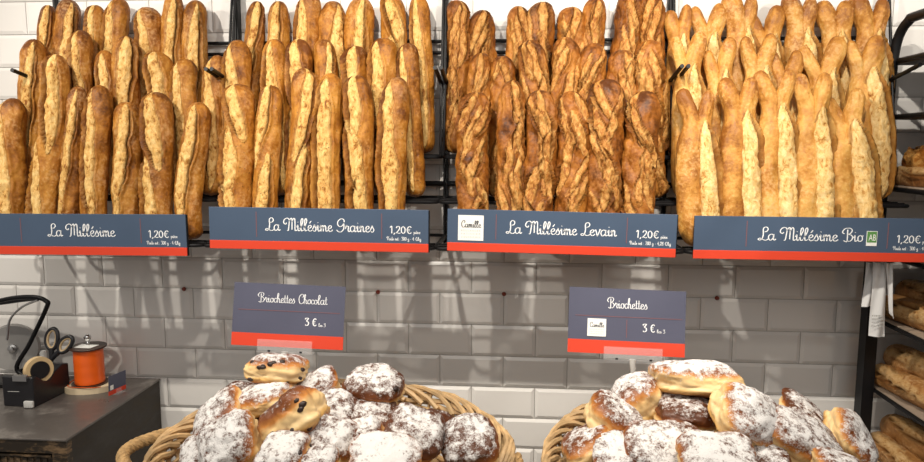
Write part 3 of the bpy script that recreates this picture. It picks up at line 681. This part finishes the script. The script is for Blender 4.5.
# ribbon spool
sp = V((-1.186, -0.125, ZT)); t = empty('ribbon_spool', sp); tag(t, 'spool of shiny orange ribbon on a cream wooden base, on the metal cabinet', 'ribbon spool')
out = []
for k in range(44):
    a = 2 * PI * k / 44; c, s = math.cos(a), math.sin(a)
    out.append((0.075 * math.copysign(abs(c) ** 0.85, c) * (1.06 if c > 0 else 0.98), 0.056 * math.copysign(abs(s) ** 1.0, s)))
rb = Matrix.Rotation(math.radians(14), 4, 'Z')
mb = MB(); mb.prism(out, 0.0, 0.018, rb); bs = mb.build('wooden_base', M['cream_wood'], t)
mb = MB(); mb.lathe([(0.052, 0.0182), (0.052, 0.022)], 40); mb.build('lower_flange', M['dark_flange'], t)
mb = MB(); prof = [(0.040, 0.022)]
for i in range(60): prof += [(0.0425 + 0.0005 * (i % 2) + 0.0002 * math.sin(i * .35), 0.023 + 0.0018 * i)]
prof += [(0.040, 0.1315)]; mb.lathe(prof, 64); mb.build('ribbon', M['orange'], t, ang=80)
mb = MB()
pts = [V((0.055 * math.cos(a) * (1 + .12 * a / 3), 0.050 * math.sin(a) * (1 + .1 * a / 3), 0.0215 + 0.002 * math.sin(a * 3))) for a in [2.2 + 0.12 * i for i in range(30)]]
mb.tube(pts, 0.0022, 6, flat=0.5); mb.build('loose_ribbon', M['orange'], t)
mb = MB(); mb.lathe([(0.030, 0.132), (0.0525, 0.133), (0.0535, 0.136), (0.0525, 0.138), (0.028, 0.139)], 48); fl = mb.build('upper_flange', M['dark_flange'], t)
mb = MB(); mb.prism([(-.030, -.026), (.026, -.030), (.032, .008), (-.026, .012)], 0.1391, 0.1397); mb.build('paper_label', M['white_card'], fl)
mb = MB(); mb.lathe([(0.005, 0.139), (0.005, 0.150), (0.0035, 0.152), (0.0035, 0.154), (0.0072, 0.156), (0.0105, 0.162), (0.0108, 0.167), (0.008, 0.173), (0.002, 0.176)], 24); mb.build('knob', M['chrome'], t)
mb = MB(); mb.lathe([(0.006, 0.018), (0.006, 0.032), (0.004, 0.034), (0.004, 0.046), (0.001, 0.047)], 16, Matrix.Translation((-0.062, -0.030, 0))); mb.build('ribbon_guide', M['steel'], t)
# small price card
a, b2 = atZ(109, 396, ZT + 0.004), atZ(126, 388.5, ZT + 0.004)
W = (b2 - a).length; mw = frame(a, b2 - a, V((0.05, 0.0, 1.0))); H = 0.060
t = empty('table_price_card', None, mw); tag(t, 'tiny tilted blue and red card in a clear foot on the metal cabinet', 'sign')
mb = MB(); mb.box((0, 0, .2 * H), (W, .0015, H)); mb.build('blue_panel', M['blue2'], t, smooth=False)
mb = MB(); mb.box((0, -.0003, 0), (W, .0015, .22 * H)); mb.build('red_band', M['red'], t, smooth=False)
strip(t, 'logo_card', .08 * W, .26 * W, .26 * H, .50 * H, M['white_card'])
mb = MB(); mb.box((.3 * W, -.014, -0.004), (.8 * W, .018, -0.001), bev=.0008); mb.box((.42 * W, -.003, -0.0015), (.68 * W, -.0005, .2 * H)); mb.build('clear_foot', M['clear'], t, smooth=False)

# tape dispenser, scissors, bent-rod reel stand
td = V((-1.295, -0.215, ZT)); t = empty('tape_dispenser', td); tag(t, 'heavy black desk tape dispenser with a roll of beige tape', 'tape dispenser')
Ry = Matrix.Rotation(math.radians(-4), 4, 'Z')
side = [(-.075, 0), (.075, 0), (.075, .088), (.050, .094), (.010, .078), (-.010, .062), (-.030, .066), (-.060, .090), (-.075, .090)]
PM = Ry @ Matrix(((0, 0, 1, 0), (1, 0, 0, 0), (0, 1, 0, 0), (0, 0, 0, 1)))
mb = MB(); mb.prism(side, -.050, .050, PM); o = mb.build('body', M['black_plastic'], t, smooth=False)
bv = o.modifiers.new('bev', 'BEVEL'); bv.width = 0.004; bv.segments = 3
ringM = Matrix.Translation((0.030, -0.030, 0.098)) @ V((0.84, -0.53, 0.06)).to_track_quat('Z', 'Y').to_matrix().to_4x4()
mb = MB(); mb.lathe([(.0265, -.0095), (.0385, -.0095), (.0385, .0095), (.0265, .0095), (.0265, -.0095)], 48, ringM, cap=False); mb.build('tape_roll', M['tape'], t)
mb = MB(); mb.lathe([(.004, -.014), (.0262, -.014), (.0262, .013), (.006, .013)], 36, ringM); mb.build('hub', M['black_plastic'], t)
mb = MB(); mb.box((-.012, -.084, .080), (.030, -.074, .0955)); 
for k in range(9): mb.prism([(-.012 + .0046 * k, .0955), (-.0074 + .0046 * k, .0955), (-.0097 + .0046 * k, .099)], -.0765, -.0757, Matrix(((1, 0, 0, 0), (0, 0, 1, 0), (0, 1, 0, 0), (0, 0, 0, 1))))
mb.build('cutter_blade', M['steel'], t, smooth=False)
mb = MB(); mb.box((.018, -.088, .002), (.046, -.078, .022), bev=.003); mb.build('torn_tape', M['frost'], t)
strip(t, 'printed_mark', -.030, .005, .048, .0495, M['grey_ink'], -.0826, .0006)
# scissors: points down in the slot of the dispenser's rear
pv = atY(52.5, 357, -0.165)
t = empty('scissors', pv); tag(t, 'black and tan scissors standing points down behind the tape dispenser', 'scissors')
tilt = Matrix.Rotation(math.radians(20), 4, 'Y') @ Matrix.Rotation(math.radians(-10), 4, 'X')
def ring(cx, cz, rx, rz, rot):
    pts = []
    for k in range(28):
        a = 2 * PI * k / 28; x, z = rx * math.cos(a), rz * math.sin(a) * (1 + .12 * math.cos(a)); c, s = math.cos(rot), math.sin(rot)
        pts.append(tilt @ V((cx + x * c - z * s, 0, cz + x * s + z * c)))
    return pts
for sgn, rx, rz in ((-1, .0185, .032), (1, .017, .028)):
    cx, cz, rot = sgn * .0225, .050, sgn * -.28
    mb = MB(); mb.tube(ring(cx, cz, rx, rz, rot), .0062, 10, closed=True, flat=.9)
    mb.tube([tilt @ V(p) for p in ((sgn * .014, 0, .024), (sgn * .004, 0, .004), (-sgn * .002, 0, -.014))], [.008, .0075, .006], 10)
    h = mb.build('handle', M['black_plastic'], t)
    mb = MB(); mb.tube(ring(cx, cz, rx - .0045, rz - .0045, rot), .0045, 10, closed=True); mb.build('grip_lining', M['beige_plastic'], h)
    mb = MB(); mb.prism([(-.006, -.012), (.006, -.012), (sgn * .0045, -.060), (sgn * -.001, -.078)], sgn * .0012 - .001, sgn * .0012 + .001, tilt @ Matrix(((1, 0, 0, 0), (0, 0, 1, 0), (0, 1, 0, 0), (0, 0, 0, 1)))); mb.build('blade', M['steel'], t, smooth=False)
mb = MB(); mb.lathe([(.004, -.004), (.004, .004)], 14, tilt @ Matrix.Rotation(PI / 2, 4, 'X')); mb.build('pivot', M['steel'], t)
# bent-rod stand with grey reel
t = empty('reel_stand', V((-1.44, -0.11, ZT))); tag(t, 'black bent-rod stand holding a round grey reel, behind the tape dispenser', 'reel stand')
o_ = V(t.location)
def loc(x, y, Y): return atY(x, y, Y) - o_
mb = MB(); mb.tube(catmull([loc(-30, 318, -.16), loc(-12, 305, -.16), loc(10, 298.5, -.16), loc(34, 297, -.16), loc(46, 301, -.16), loc(46.5, 308, -.16), loc(30, 343, -.14), loc(17, 370, -.12), V((.11, -.02, .02))], 6), .0068, 10); mb.build('bent_rod', M['black'], t)
mb = MB(); mb.tube(catmull([loc(-30, 306, -.08), loc(0, 303, -.10), loc(22, 300, -.12), loc(38, 298.5, -.15)], 6), .0065, 10); mb.build('cross_rod', M['black'], t)
mb = MB(); mb.tube(catmull([loc(38, 300, -.165), loc(22, 307, -.165), loc(10, 320, -.165), loc(7, 340, -.165)], 6), .0035, 8); mb.build('spring_arm', M['steel'], t)
c = loc(14, 347, -.085)
DM = Matrix.Translation(c) @ V((0.35, -0.93, 0.0)).to_track_quat('Z', 'Y').to_matrix().to_4x4()
mb = MB(); mb.lathe([(.010, -.012), (.072, -.012), (.075, -.006), (.075, .006), (.072, .012), (.012, .012)], 56, DM); rl = mb.build('grey_reel', M['grey_disc'], t)
mb = MB(); mb.lathe([(.013, .012), (.013, .020), (.007, .022), (.007, .034), (.002, .035)], 24, DM); mb.build('axle', M['steel'], rl)
mb = MB(); mb.lathe([(.014, 0), (.014, c.z)], 12, Matrix.Translation((c.x, c.y + .03, 0))); mb.box((-.09, -.035, 0), (.14, .055, .012), bev=.002); mb.build('foot_plate', M['black'], t)
pt = atY(43, 352, -.105)
mb = MB(); mb.lathe([(.010, 0), (.010, .085 + .02), (.008, .112), (.003, .113)], 18)
tag(mb.build('marker_tube', M['frost'], None, Matrix.Translation((pt.x, pt.y, ZT))), 'slim pale tube standing between tape roll and scissors', 'tube')

# ------------------------------------------------------------------ counter and baskets
ZC = Z0 - 0.430
t = empty('display_counter', (0.1, -0.85, 0)); tag(t, 'oak display counter carrying the two pastry baskets', 'counter')
mb = MB(); mb.box((-0.70, -0.36, ZC - 0.035), (0.80, 0.35, ZC), bev=.004); mb.build('counter_top', M['counter'], t, smooth=False)
mb = MB(); mb.box((-0.67, -0.33, 0.0), (0.77, 0.33, ZC - 0.035)); mb.build('counter_body', M['counter'], t, smooth=False)
t.location.y = -0.87
for ch in t.children: pass

def basket(cx, cy, ax, ay, zr, label, handles, seed):
    rnd = random.Random(seed); t = empty('wicker_basket', (cx, cy, ZC)); tag(t, label, 'basket', 'oval wicker baskets')
    zrim = zr - ZC
    def P(phi, h, out=0.0):
        """h 0 floor .. 1 rim; out pushes outwards"""
        top = zrim + 0.060 * max(-0.4, math.sin(phi))
        k = 0.74 + 0.26 * h ** 0.8
        x, y = math.cos(phi), math.sin(phi)
        return V(((ax * k + out) * x, (ay * k + out) * y, 0.012 + (top - 0.012) * h))
    mb = MB(); mb.prism([(P(2 * PI * i / 48, 0).x * 1.01, P(2 * PI * i / 48, 0).y * 1.01) for i in range(48)], 0.0, 0.010); mb.build('basket_floor', M['wicker'], t)
    ns = 44
    mb = MB()
    for i in range(ns):
        ph = 2 * PI * (i + .3 * rnd.random()) / ns
        mb.tube([P(ph + .03 * (k / 6.), k / 6.) for k in range(7)], .0042, 6)
    mb.build('stakes', M['wicker'], t)
    mb = MB(); nw = 15
    for r in range(nw):
        h = (r + .5) / nw * 0.93; pts = []
        for i in range(ns * 4):
            ph = 2 * PI * i / (ns * 4)
            pts.append(P(ph, h + .012 * noise.noise(V((ph * 3, r * 7.1, seed))), .0058 * math.sin(ns / 2 * ph + PI * r)))
        mb.tube(pts, .0052 + .0008 * rnd.random(), 6, closed=True)
    mb.build('weave', M['wicker'], t)
    mb = MB(); nb = 46
    for i in range(nb):
        p0 = 2 * PI * i / nb; sp = 0.60 + .18 * rnd.random(); pts = []
        for k in range(9):
            u = k / 8.; h = 0.84 + 0.17 * math.sin(PI * min(1, u * 1.08)) ** .8 + .03 * noise.noise(V((i * 3.3, u * 2, seed)))
            pts.append(P(p0 + sp * u, h, -.016 + .030 * u + .003 * rnd.uniform(-1, 1)))
        mb.tube(pts, [.0066 * (1 - .35 * u / 8) for u in range(9)], 6)
    mb.build('braided_border', M['wicker'], t)
    for (phi, sz, ho) in handles:
        mb = MB(); a = P(phi - .30, .92, .012); b = P(phi + .30, .92, .012); mid = (a + b) / 2; outv = V((math.cos(phi), math.sin(phi), 0)) * ho
        core = [a.lerp(b, u / 24.) + outv * math.sin(PI * u / 24.) + V((0, 0, sz * math.sin(PI * u / 24.) ** .75)) for u in range(25)]
        core = catmull(core, 3)
        for k in range(3):
            pts = []
            for i, p in enumerate(core):
                d = (core[min(i + 1, len(core) - 1)] - core[max(i - 1, 0)]).normalized(); n1 = d.cross(V((0.3, .2, .93))).normalized(); n2 = d.cross(n1)
                an = i * .55 + 2 * PI * k / 3; pts.append(p + (n1 * math.cos(an) + n2 * math.sin(an)) * .0062)
            mb.tube(pts, .0078, 8)
        mb.build('rope_handle', M['rope'], t)
    return t
basket(-0.250, -0.755, 0.384, 0.272, Z0 - 0.285, 'wicker basket with rope handle, heaped with chocolate chip brioches', ((PI + .08, .006, .070), (-0.22, -.025, .040)), 3)
basket(0.535, -0.755, 0.335, 0.265, Z0 - 0.285, 'wicker basket without visible handle, heaped with plain sugared brioches', (), 8)

# ------------------------------------------------------------------ brioches
def brioche_mesh(seed, a, b, c, ex=3.5, dent=0.0):
    bm = bmesh.new(); bmesh.ops.create_icosphere(bm, subdivisions=5, radius=1.0); hs = []
    for v in bm.verts:
        d = v.co.normalized(); k = (abs(d.x) ** ex + abs(d.y) ** ex + abs(d.z) ** 2.6) ** (-1 / ex)
        p = d * k; q = V((d.x * 1.3 + seed * 3.7, d.y * 1.3, d.z * 1.3))
        f = 1 + 0.16 * noise.noise(q) + 0.055 * noise.noise(q * 3.2) + 0.016 * noise.noise(q * 9) - 0.05 * max(0, 1 - abs(noise.noise(q * 1.7 + V((9, 2, 4)))) * 9)
        hs.append(p.z)
        # flatter underside, a soft waist where neighbours were torn away
        z = p.z * (0.80 if p.z < 0 else 1.0); wst = 1 - 0.07 * math.exp(-((p.z + 0.15) / 0.25) ** 2) * (1 + 1.2 * noise.noise(q * 2.1))
        if dent and p.z > 0: z -= dent * math.exp(-(p.x / .22) ** 2) * p.z
        v.co = V((p.x * a * f * wst, p.y * b * f * wst, z * c * f))
    me = bpy.data.meshes.new('brioche'); bm.to_mesh(me); bm.free()
    for p in me.polygons: p.use_smooth = True
    at = me.attributes.new('h', 'FLOAT', 'POINT'); at.data.foreach_set('value', hs)
    me.materials.append(M['brioche']); return me
bs_ = [100]
def brioche(px, py, Y, wpx, hpx, rot, sugar, bake, label, group, chips=0, dpt=None, zrel=None):
    bs_[0] += 1; seed = bs_[0]; p = atY(px, py, Y); s = F / ((p - CAM).dot(fw_)); a = wpx / 2 / s * 0.94; c = hpx / 2 / s * 0.88
    b = dpt if dpt else min(a, 0.058)
    me = brioche_mesh(seed, a, b, c)
    mw = Matrix.Translation(p) @ Euler([math.radians(r) for r in rot], 'XYZ').to_matrix().to_4x4()
    o = link('brioche', me, None, None, mw); o['sugar'] = float(sugar); o['bake'] = float(bake)
    tag(o, label, 'pastry', group)
    rnd = random.Random(seed); vt = [(v.co.copy(), v.normal.copy()) for v in me.vertices]; R3 = mw.to_3x3(); n = 0; tries = 0; view = (CAM - p).normalized()
    while n < chips and tries < 4000:
        tries += 1; co, nr = rnd.choice(vt)
        if (R3 @ nr).normalized().dot(view) < 0.35 or co.z > c * .75: continue
        bm = bmesh.new(); bmesh.ops.create_icosphere(bm, subdivisions=2, radius=1); r = rnd.uniform(.0042, .0066)
        for v in bm.verts: v.co = V((v.co.x * r * 1.25, v.co.y * r, v.co.z * r * .7)) * (1 + .25 * noise.noise(v.co * 1.5 + V((n, seed, 0))))
        m2 = bpy.data.meshes.new('chocolate_chip'); bm.to_mesh(m2); bm.free()
        for q in m2.polygons: q.use_smooth = True
        ch = link('chocolate_chip', m2, M['chip'], o); ch.matrix_local = Matrix.Translation(co - nr * r * .2) @ nr.to_track_quat('Z', 'Y').to_matrix().to_4x4(); n += 1
    return o
GLb, GRb = 'chocolate chip brioches in the left basket', 'plain brioches in the right basket'
LB = [ # px, py, Y, w, h, rot(deg), sugar, bake, chips, label
 (277, 370, -.690, 62, 37, (-8, 3, 0), .52, -.36, 10, 'cream-sided chocolate chip brioche crowning the left basket pile'),
 (266, 397, -.745, 60, 32, (8, -14, 0), .60, -.25, 3, 'sugared brioche lying right under the topmost one of the left basket'),
 (240, 397, -.665, 40, 28, (5, 10, 0), .36, .35, 0, 'small brown brioche half hidden left of the pile, left basket'),
 (222, 418, -.780, 62, 44, (25, -38, 0), .56, -.15, 0, 'sugar-topped brioche leaning on the left slope of the left basket'),
 (296, 420, -.865, 68, 62, (-8, -40, 0), .34, -.22, 8, 'golden tilted bun with dark chips at the front of the left basket'),
 (234, 446, -.885, 66, 62, (45, -32, 0), .64, .10, 0, 'big heavily sugared brioche at the left front of the left basket'),
 (205, 458, -.860, 50, 44, (40, -30, 0), .62, .10, 0, 'sugared brioche at the left rim of the left basket'),
 (319, 387, -.690, 44, 32, (15, -20, 10), .60, .0, 2, 'white sugared brioche right behind the topmost one, left basket'),
 (375, 387, -.690, 64, 42, (12, 4, 0), .58, .62, 2, 'large dark brioche speckled with sugar, right of the peak, left basket'),
 (336, 412, -.765, 48, 40, (25, 10, 0), .58, .35, 0, 'sugar-grey brioche in the middle of the left basket pile'),
 (331, 442, -.880, 54, 48, (30, 12, 0), .60, .0, 1, 'white dusted brioche with a golden base, front middle of the left basket'),
 (368, 416, -.755, 58, 30, (15, 8, 0), .52, .60, 2, 'dark brioche wedged below the large speckled one, left basket'),
 (366, 436, -.850, 40, 38, (20, -10, 0), .60, .05, 1, 'small white brioche in the right middle of the left basket'),
 (414, 436, -.830, 62, 52, (25, 20, 0), .52, .62, 0, 'dark brown brioche dusted grey, right half of the left basket'),
 (471, 445, -.820, 60, 54, (35, -20, 0), .55, .38, 1, 'brown sugar-blotched brioche at the right rim of the left basket'),
 (385, 462, -.945, 76, 40, (30, 3, 0), .76, .10, 0, 'whitest brioche at the bottom edge of the left basket'),
 (283, 456, -.955, 58, 36, (20, -8, 0), .64, .10, 2, 'brioche below the golden tilted bun at the bottom edge, left basket'),
 (438, 424, -.690, 36, 26, (0, 15, 0), .25, .12, 0, 'small golden brioche end peeking out at the right, left basket'),
 (262, 424, -.700, 50, 40, (10, 0, 0), .30, .50, 0, 'brown brioche deep in the gap behind the golden bun, left basket'),
 (320, 462, -.960, 40, 28, (20, 0, 0), .60, .20, 1, 'brioche cut by the bottom edge right of the golden bun, left basket'),
]
for (px, py, Y, wp, hp, rot, su, bk, ch, lab) in LB: brioche(px, py, Y, wp, hp, rot, su, bk, lab, GLb, ch)
RB = [
 (695, 380, -.735, 92, 44, (-10, 2, 0), .66, -.22, 0, 'large flat brioche crowning the right basket pile'),
 (684, 413, -.785, 66, 36, (4, 5, 0), .42, .80, 0, 'dark brown rounded brioche below the crowning one, right basket'),
 (722, 412, -.730, 58, 34, (4, -8, 0), .52, .35, 0, 'brown brioche half hidden between dark and square ones, right basket'),
 (640, 402, -.735, 58, 60, (-6, -32, 0), .55, -.15, 0, 'cream-sided brioche leaning left of the crowning one, right basket'),
 (614, 422, -.790, 66, 54, (6, 32, 0), .52, .02, 0, 'sugar-speckled brioche with a brown lower edge on the left slope, right basket'),
 (590, 447, -.840, 60, 40, (0, -32, 0), .42, -.45, 0, 'cream and brown brioche lowest on the left, right basket'),
 (747, 419, -.850, 84, 58, (44, 27, 20), .64, -.18, 0, 'square tilted brioche thick with sugar, right basket centre'),
 (664, 452, -.890, 84, 40, (35, 4, 0), .60, .20, 0, 'broad domed brioche with fine dark speckles, front of right basket'),
 (716, 462, -.960, 80, 42, (30, 4, 0), .66, .12, 0, 'white brioche at the bottom edge below the square one, right basket'),
 (800, 442, -.850, 96, 50, (22, 28, 0), .58, -.06, 0, 'long brioche sloping down to the right, right basket'),
 (803, 414, -.725, 50, 24, (15, 28, 0), .52, .65, 0, 'dark brioche peeking out behind the long sloping one, right basket'),
 (848, 440, -.790, 62, 44, (25, 52, 0), .58, -.22, 0, 'cream and white brioche at the right rim, right basket'),
 (768, 458, -.900, 42, 30, (20, 0, 0), .50, .45, 0, 'small dark brioche below the square one at the bottom edge'),
 (614, 460, -.900, 44, 30, (30, 0, 0), .66, .20, 0, 'sugared brioche at the bottom edge left of the broad dome'),
 (842, 474, -.930, 60, 34, (10, 20, 0), .55, -.20, 0, 'plain golden brioche at the bottom right corner of the right basket'),
]
for (px, py, Y, wp, hp, rot, su, bk, ch, lab) in RB: brioche(px, py, Y, wp, hp, rot, su, bk, lab, GRb, ch, dpt=0.060)

# ------------------------------------------------------------------ price cards standing in the baskets
def basket_card(tl, tr, bl, br, Y, build, label, clipx, stem_dx, stem_to):
    TL, TR, BL, BR = [atY(*p, Y) for p in (tl, tr, bl, br)]
    W = (BR - BL).length; H = ((TL - BL).length + (TR - BR).length) / 2
    mw = frame(BL, BR - BL, V((0, 0.17, 1))); t = empty('basket_price_card', None, mw); tag(t, label, 'sign', 'price cards standing in the baskets')
    mb = MB(); mb.box((0, 0, .2 * H), (W, .0016, H)); mb.build('blue_panel', M['blue2'], t, smooth=False)
    mb = MB(); mb.box((0, -.0004, 0), (W, .0016, .205 * H)); mb.build('red_band', M['red'], t, smooth=False)
    build(t, W, H)
    c0, c1 = clipx[0] * W, clipx[1] * W
    mb = MB(); mb.box((c0, -.0050, -.008), (c1, -.0030, .115 * H), bev=.0005); mb.box((c0, .0040, -.008), (c1, .0060, .08 * H), bev=.0005); mb.box((c0, -.0050, -.0125), (c1, .0060, -.008), bev=.0008)
    cl = mb.build('clear_clip', M['clear'], t, smooth=False)
    for x in (c0 + .2 * (c1 - c0), c0 + .78 * (c1 - c0)):
        mb = MB(); mb.box((x, -.0056, -.0115), (x + .006, -.0046, -.0075)); mb.build('clip_pin', M['black_plastic'], cl, smooth=False)
    cx = (c0 + c1) / 2 + stem_dx
    mb = MB(); mb.tube([(cx, .0005, -.010), (cx, .0005, -.018), (cx + .002, .002, -.030), (cx + .002, .004, -.040), (cx, .006, -stem_to)], [.008, .0065, .0065, .0045, .0045], 12); mb.build('stem', M['frost'], t)
def card_a(t, W, H):
    script('Briochettes Chocolat', .225 * W, .845 * W, .70 * H, .15 * H, .056).build('title', M['ink'], t, smooth=False)
    strip(t, 'divider_line', .05 * W, .96 * W, .568 * H, .577 * H, M['line'])
    script('3 €', .655 * W, .76 * W, .36 * H, .12 * H, .12).build('price', M['ink'], t, smooth=False)
    script('les 3', .775 * W, .84 * W, .35 * H, .055 * H, .10).build('unit', M['ink'], t, smooth=False)
def card_b(t, W, H):
    script('Briochettes', .335 * W, .675 * W, .70 * H, .16 * H, .056).build('title', M['ink'], t, smooth=False)
    strip(t, 'divider_line', .06 * W, .97 * W, .566 * H, .575 * H, M['line'])
    strip(t, 'divider_line', .499 * W, .505 * W, .26 * H, .53 * H, M['line'])
    logo(t, .165 * W, .325 * W, .26 * H, .53 * H)
    script('3 €', .64 * W, .745 * W, .36 * H, .12 * H, .12).build('price', M['ink'], t, smooth=False)
    script('les 3', .76 * W, .83 * W, .35 * H, .055 * H, .10).build('unit', M['ink'], t, smooth=False)
basket_card((235.6, 282.7), (346.6, 289.1), (231.1, 344.6), (342.7, 350.2), -.600, card_a, 'price card without logo standing above the chocolate chip brioches', (.24, .73), 0, .19)
basket_card((568.2, 287.9), (685.2, 292.8), (567.4, 351.8), (684.6, 357.6), -.610, card_b, 'price card with white logo square standing above the plain brioches', (.31, .81), 0, .19)

# ------------------------------------------------------------------ bread shelving at the right edge
XS = 1.178
t = empty('bread_shelving', (XS + .2, -.6, 0)); tag(t, 'black shelving with dark boards at the right edge of the wall', 'shelving')
iv = Matrix.Translation(-t.location)
def spart(mb, name, m, smooth=False):
    mb.v = [tuple(iv @ V(v)) for v in mb.v]; return mb.build(name, m, t, smooth=smooth)
mb = MB(); mb.box((1.134, -.118, 0), (1.166, -.078, Z0 + .04)); spart(mb, 'post', M['black'])
mb = MB(); mb.tube(catmull([(1.172, -.075, Z0 + .04), (1.172, -.075, Z0 + .30), (1.172, -.075, Z0 + .52), (1.174, -.085, Z0 + .64), (1.178, -.13, Z0 + .692), (1.18, -.22, Z0 + .70), (1.18, -.9, Z0 + .70)], 8), .013, 12); spart(mb, 'arched_frame', M['black'], True)
mb = MB(); mb.box((1.60, -.118, 0), (1.64, -.078, Z0 + .70)); spart(mb, 'post', M['black'])
for y in (-1.1,):
    mb = MB(); mb.box((1.60, y - .02, 0), (1.64, y + .02, Z0 + .70)); spart(mb, 'post', M['black'])
for z, th in ((.600, .016), (.447, .014), (.248, .014), (.06, .014), (-.130, .012), (-.335, .012), (-.545, .012)):
    mb = MB(); mb.box((XS, -1.15, Z0 + z - th), (1.62, -.06, Z0 + z)); spart(mb, 'shelf_board', M['board'])
    if z < .3:
        mb = MB(); mb.box((XS - .003, -1.14, Z0 + z), (1.60, -.065, Z0 + z + .003)); spart(mb, 'paper_liner', M['liner'])
    mb = MB(); mb.tube([(XS - .004, -.10, Z0 + z - th / 2), (XS - .004, -.30, Z0 + z - th / 2)] if z > 0 else [(XS - .004, -.07, Z0 + z - th / 2), (XS - .004, -1.15, Z0 + z - th / 2)], .006, 8); spart(mb, 'edge_rod', M['black'], True)
mb = MB(); mb.box((1.62, -1.15, 0.2), (1.635, -.06, Z0 + .62)); spart(mb, 'back_panel', M['board'])
def shelf_loaf(x, y0, z, Ln, R, seed, label, group, dx=0.0, m='shelf_loaf', style='plain'):
    b = V((x, y0, Z0 + z + .003 + R * .86)); tt = V((x + dx, y0 - Ln, Z0 + z + .003 + R * .86))
    uz = (tt - b).normalized(); uy = V((.75, 0, -.66)); uy = (uy - uz * uy.dot(uz)).normalized(); ux = uy.cross(uz)
    mm = Matrix((ux, uy, uz)).transposed().to_4x4(); mm.translation = b
    o = loaf_obj('long_loaf', [loaf_geo(Ln, R, seed, style, nr=60, nt=32)], M[m], mm); tag(o, label, 'bread', group)
GS = 'long loaves on the right-hand shelving'
shelf_loaf(1.212, -.050, .248, .50, .030, 301, 'small pale loaf lying in front on the upper shelf at the right edge', GS, .03)
shelf_loaf(1.265, -.040, .268, .50, .052, 302, 'broad brown loaf behind the small pale one on the upper shelf', GS, .02, 'sour', 'sour')
shelf_loaf(1.208, -.050, -.130, .52, .038, 303, 'front loaf on the shelf right of the hanging bags', GS, .05)
shelf_loaf(1.262, -.030, -.092, .52, .040, 304, 'rear loaf on the shelf right of the hanging bags', GS, .06)
shelf_loaf(1.200, -.050, -.335, .52, .037, 305, 'front loaf on the shelf second from the bottom, right edge', GS, .05)
shelf_loaf(1.248, -.030, -.290, .52, .042, 306, 'rear loaf on the shelf second from the bottom, right edge', GS, .06)
shelf_loaf(1.200, -.050, -.545, .52, .037, 307, 'front loaf on the lowest shelf at the right edge', GS, .05)
shelf_loaf(1.250, -.030, -.500, .52, .042, 308, 'rear loaf on the lowest shelf at the right edge', GS, .06)

# hanging bags below the rightmost sign
def bag(corners, Y, label, bow, text=False):
    P = [atY(*c, Y) for c in corners]                 # tl, tr, br, bl
    mb = MB(); nu, nv = 12, 22; th = .0012; o_ = (P[0] + P[1]) / 2
    vs = []
    for side in (0, 1):
        for j in range(nv + 1):
            for i in range(nu + 1):
                u, v = i / nu, j / nv; p = P[0].lerp(P[1], u).lerp(P[3].lerp(P[2], u), v)
                p = p + V((0, -bow * math.sin(PI * u) * (1 - .5 * v) - .003 * math.sin(7 * u + 5 * v) + (th if side else 0), 0)); vs.append(p - o_)
    n = (nu + 1) * (nv + 1); fs = []
    for s in (0, 1):
        for j in range(nv):
            for i in range(nu):
                a = s * n + j * (nu + 1) + i; fs.append([a, a + 1, a + nu + 2, a + nu + 1])
    rim = [i for i in range(nu + 1)] + [(j + 1) * (nu + 1) - 1 for j in range(1, nv + 1)] + [nv * (nu + 1) + i for i in range(nu - 1, -1, -1)] + [j * (nu + 1) for j in range(nv - 1, 0, -1)]
    for a, b in zip(rim, rim[1:] + rim[:1]): fs.append([a, b, n + b, n + a])
    mb.add(vs, fs); o = mb.build('bread_bag', M['bag'], None, Matrix.Translation(o_)); tag(o, label, 'bag', 'bags hanging under the rightmost sign')
    if text:
        W = (P[2] - P[3]).length; H = (P[0] - P[3]).length
        rb_ = random.Random(7)
        for k in range(4):
            x = -W * .36; mb = MB()
            while x < W * .32:
                l = rb_.uniform(.002, .006); z = -H * (.72 + .045 * k)
                mb.box((x, -bow - .0042, z), (min(x + l, W * .36), -bow - .0038, z + (.0042 if k < 2 else .0026))); x += l + .0012
            mb.build('bag_print', M['grey_ink'], o, smooth=False)
    return o
mb = MB(); h0 = atY(879, 262, -.27); mb.tube(catmull([h0 + V((-.045, .0, .012)), h0 + V((-.03, 0, .002)), h0 + V((.03, 0, .002)), h0 + V((.05, .0, .014)), h0 + V((.05, .0, .035))], 5), .003, 8)
tag(mb.build('bag_hook', M['black'], None), 'black wire hook carrying the bags under the rightmost sign', 'hook')
bag([(866, 262), (877, 262), (872, 306), (862, 307)], -.262, 'grey folded bag flap hanging leftmost under the rightmost sign', .004)
bag([(873, 262), (886, 262), (885, 337), (869, 336)], -.275, 'long white bag with small print hanging under the rightmost sign', .008, True)
bag([(885, 262), (892, 265), (894, 319), (890, 314)], -.287, 'narrow pointed white bag flap hanging rightmost beside the long bag', .004)
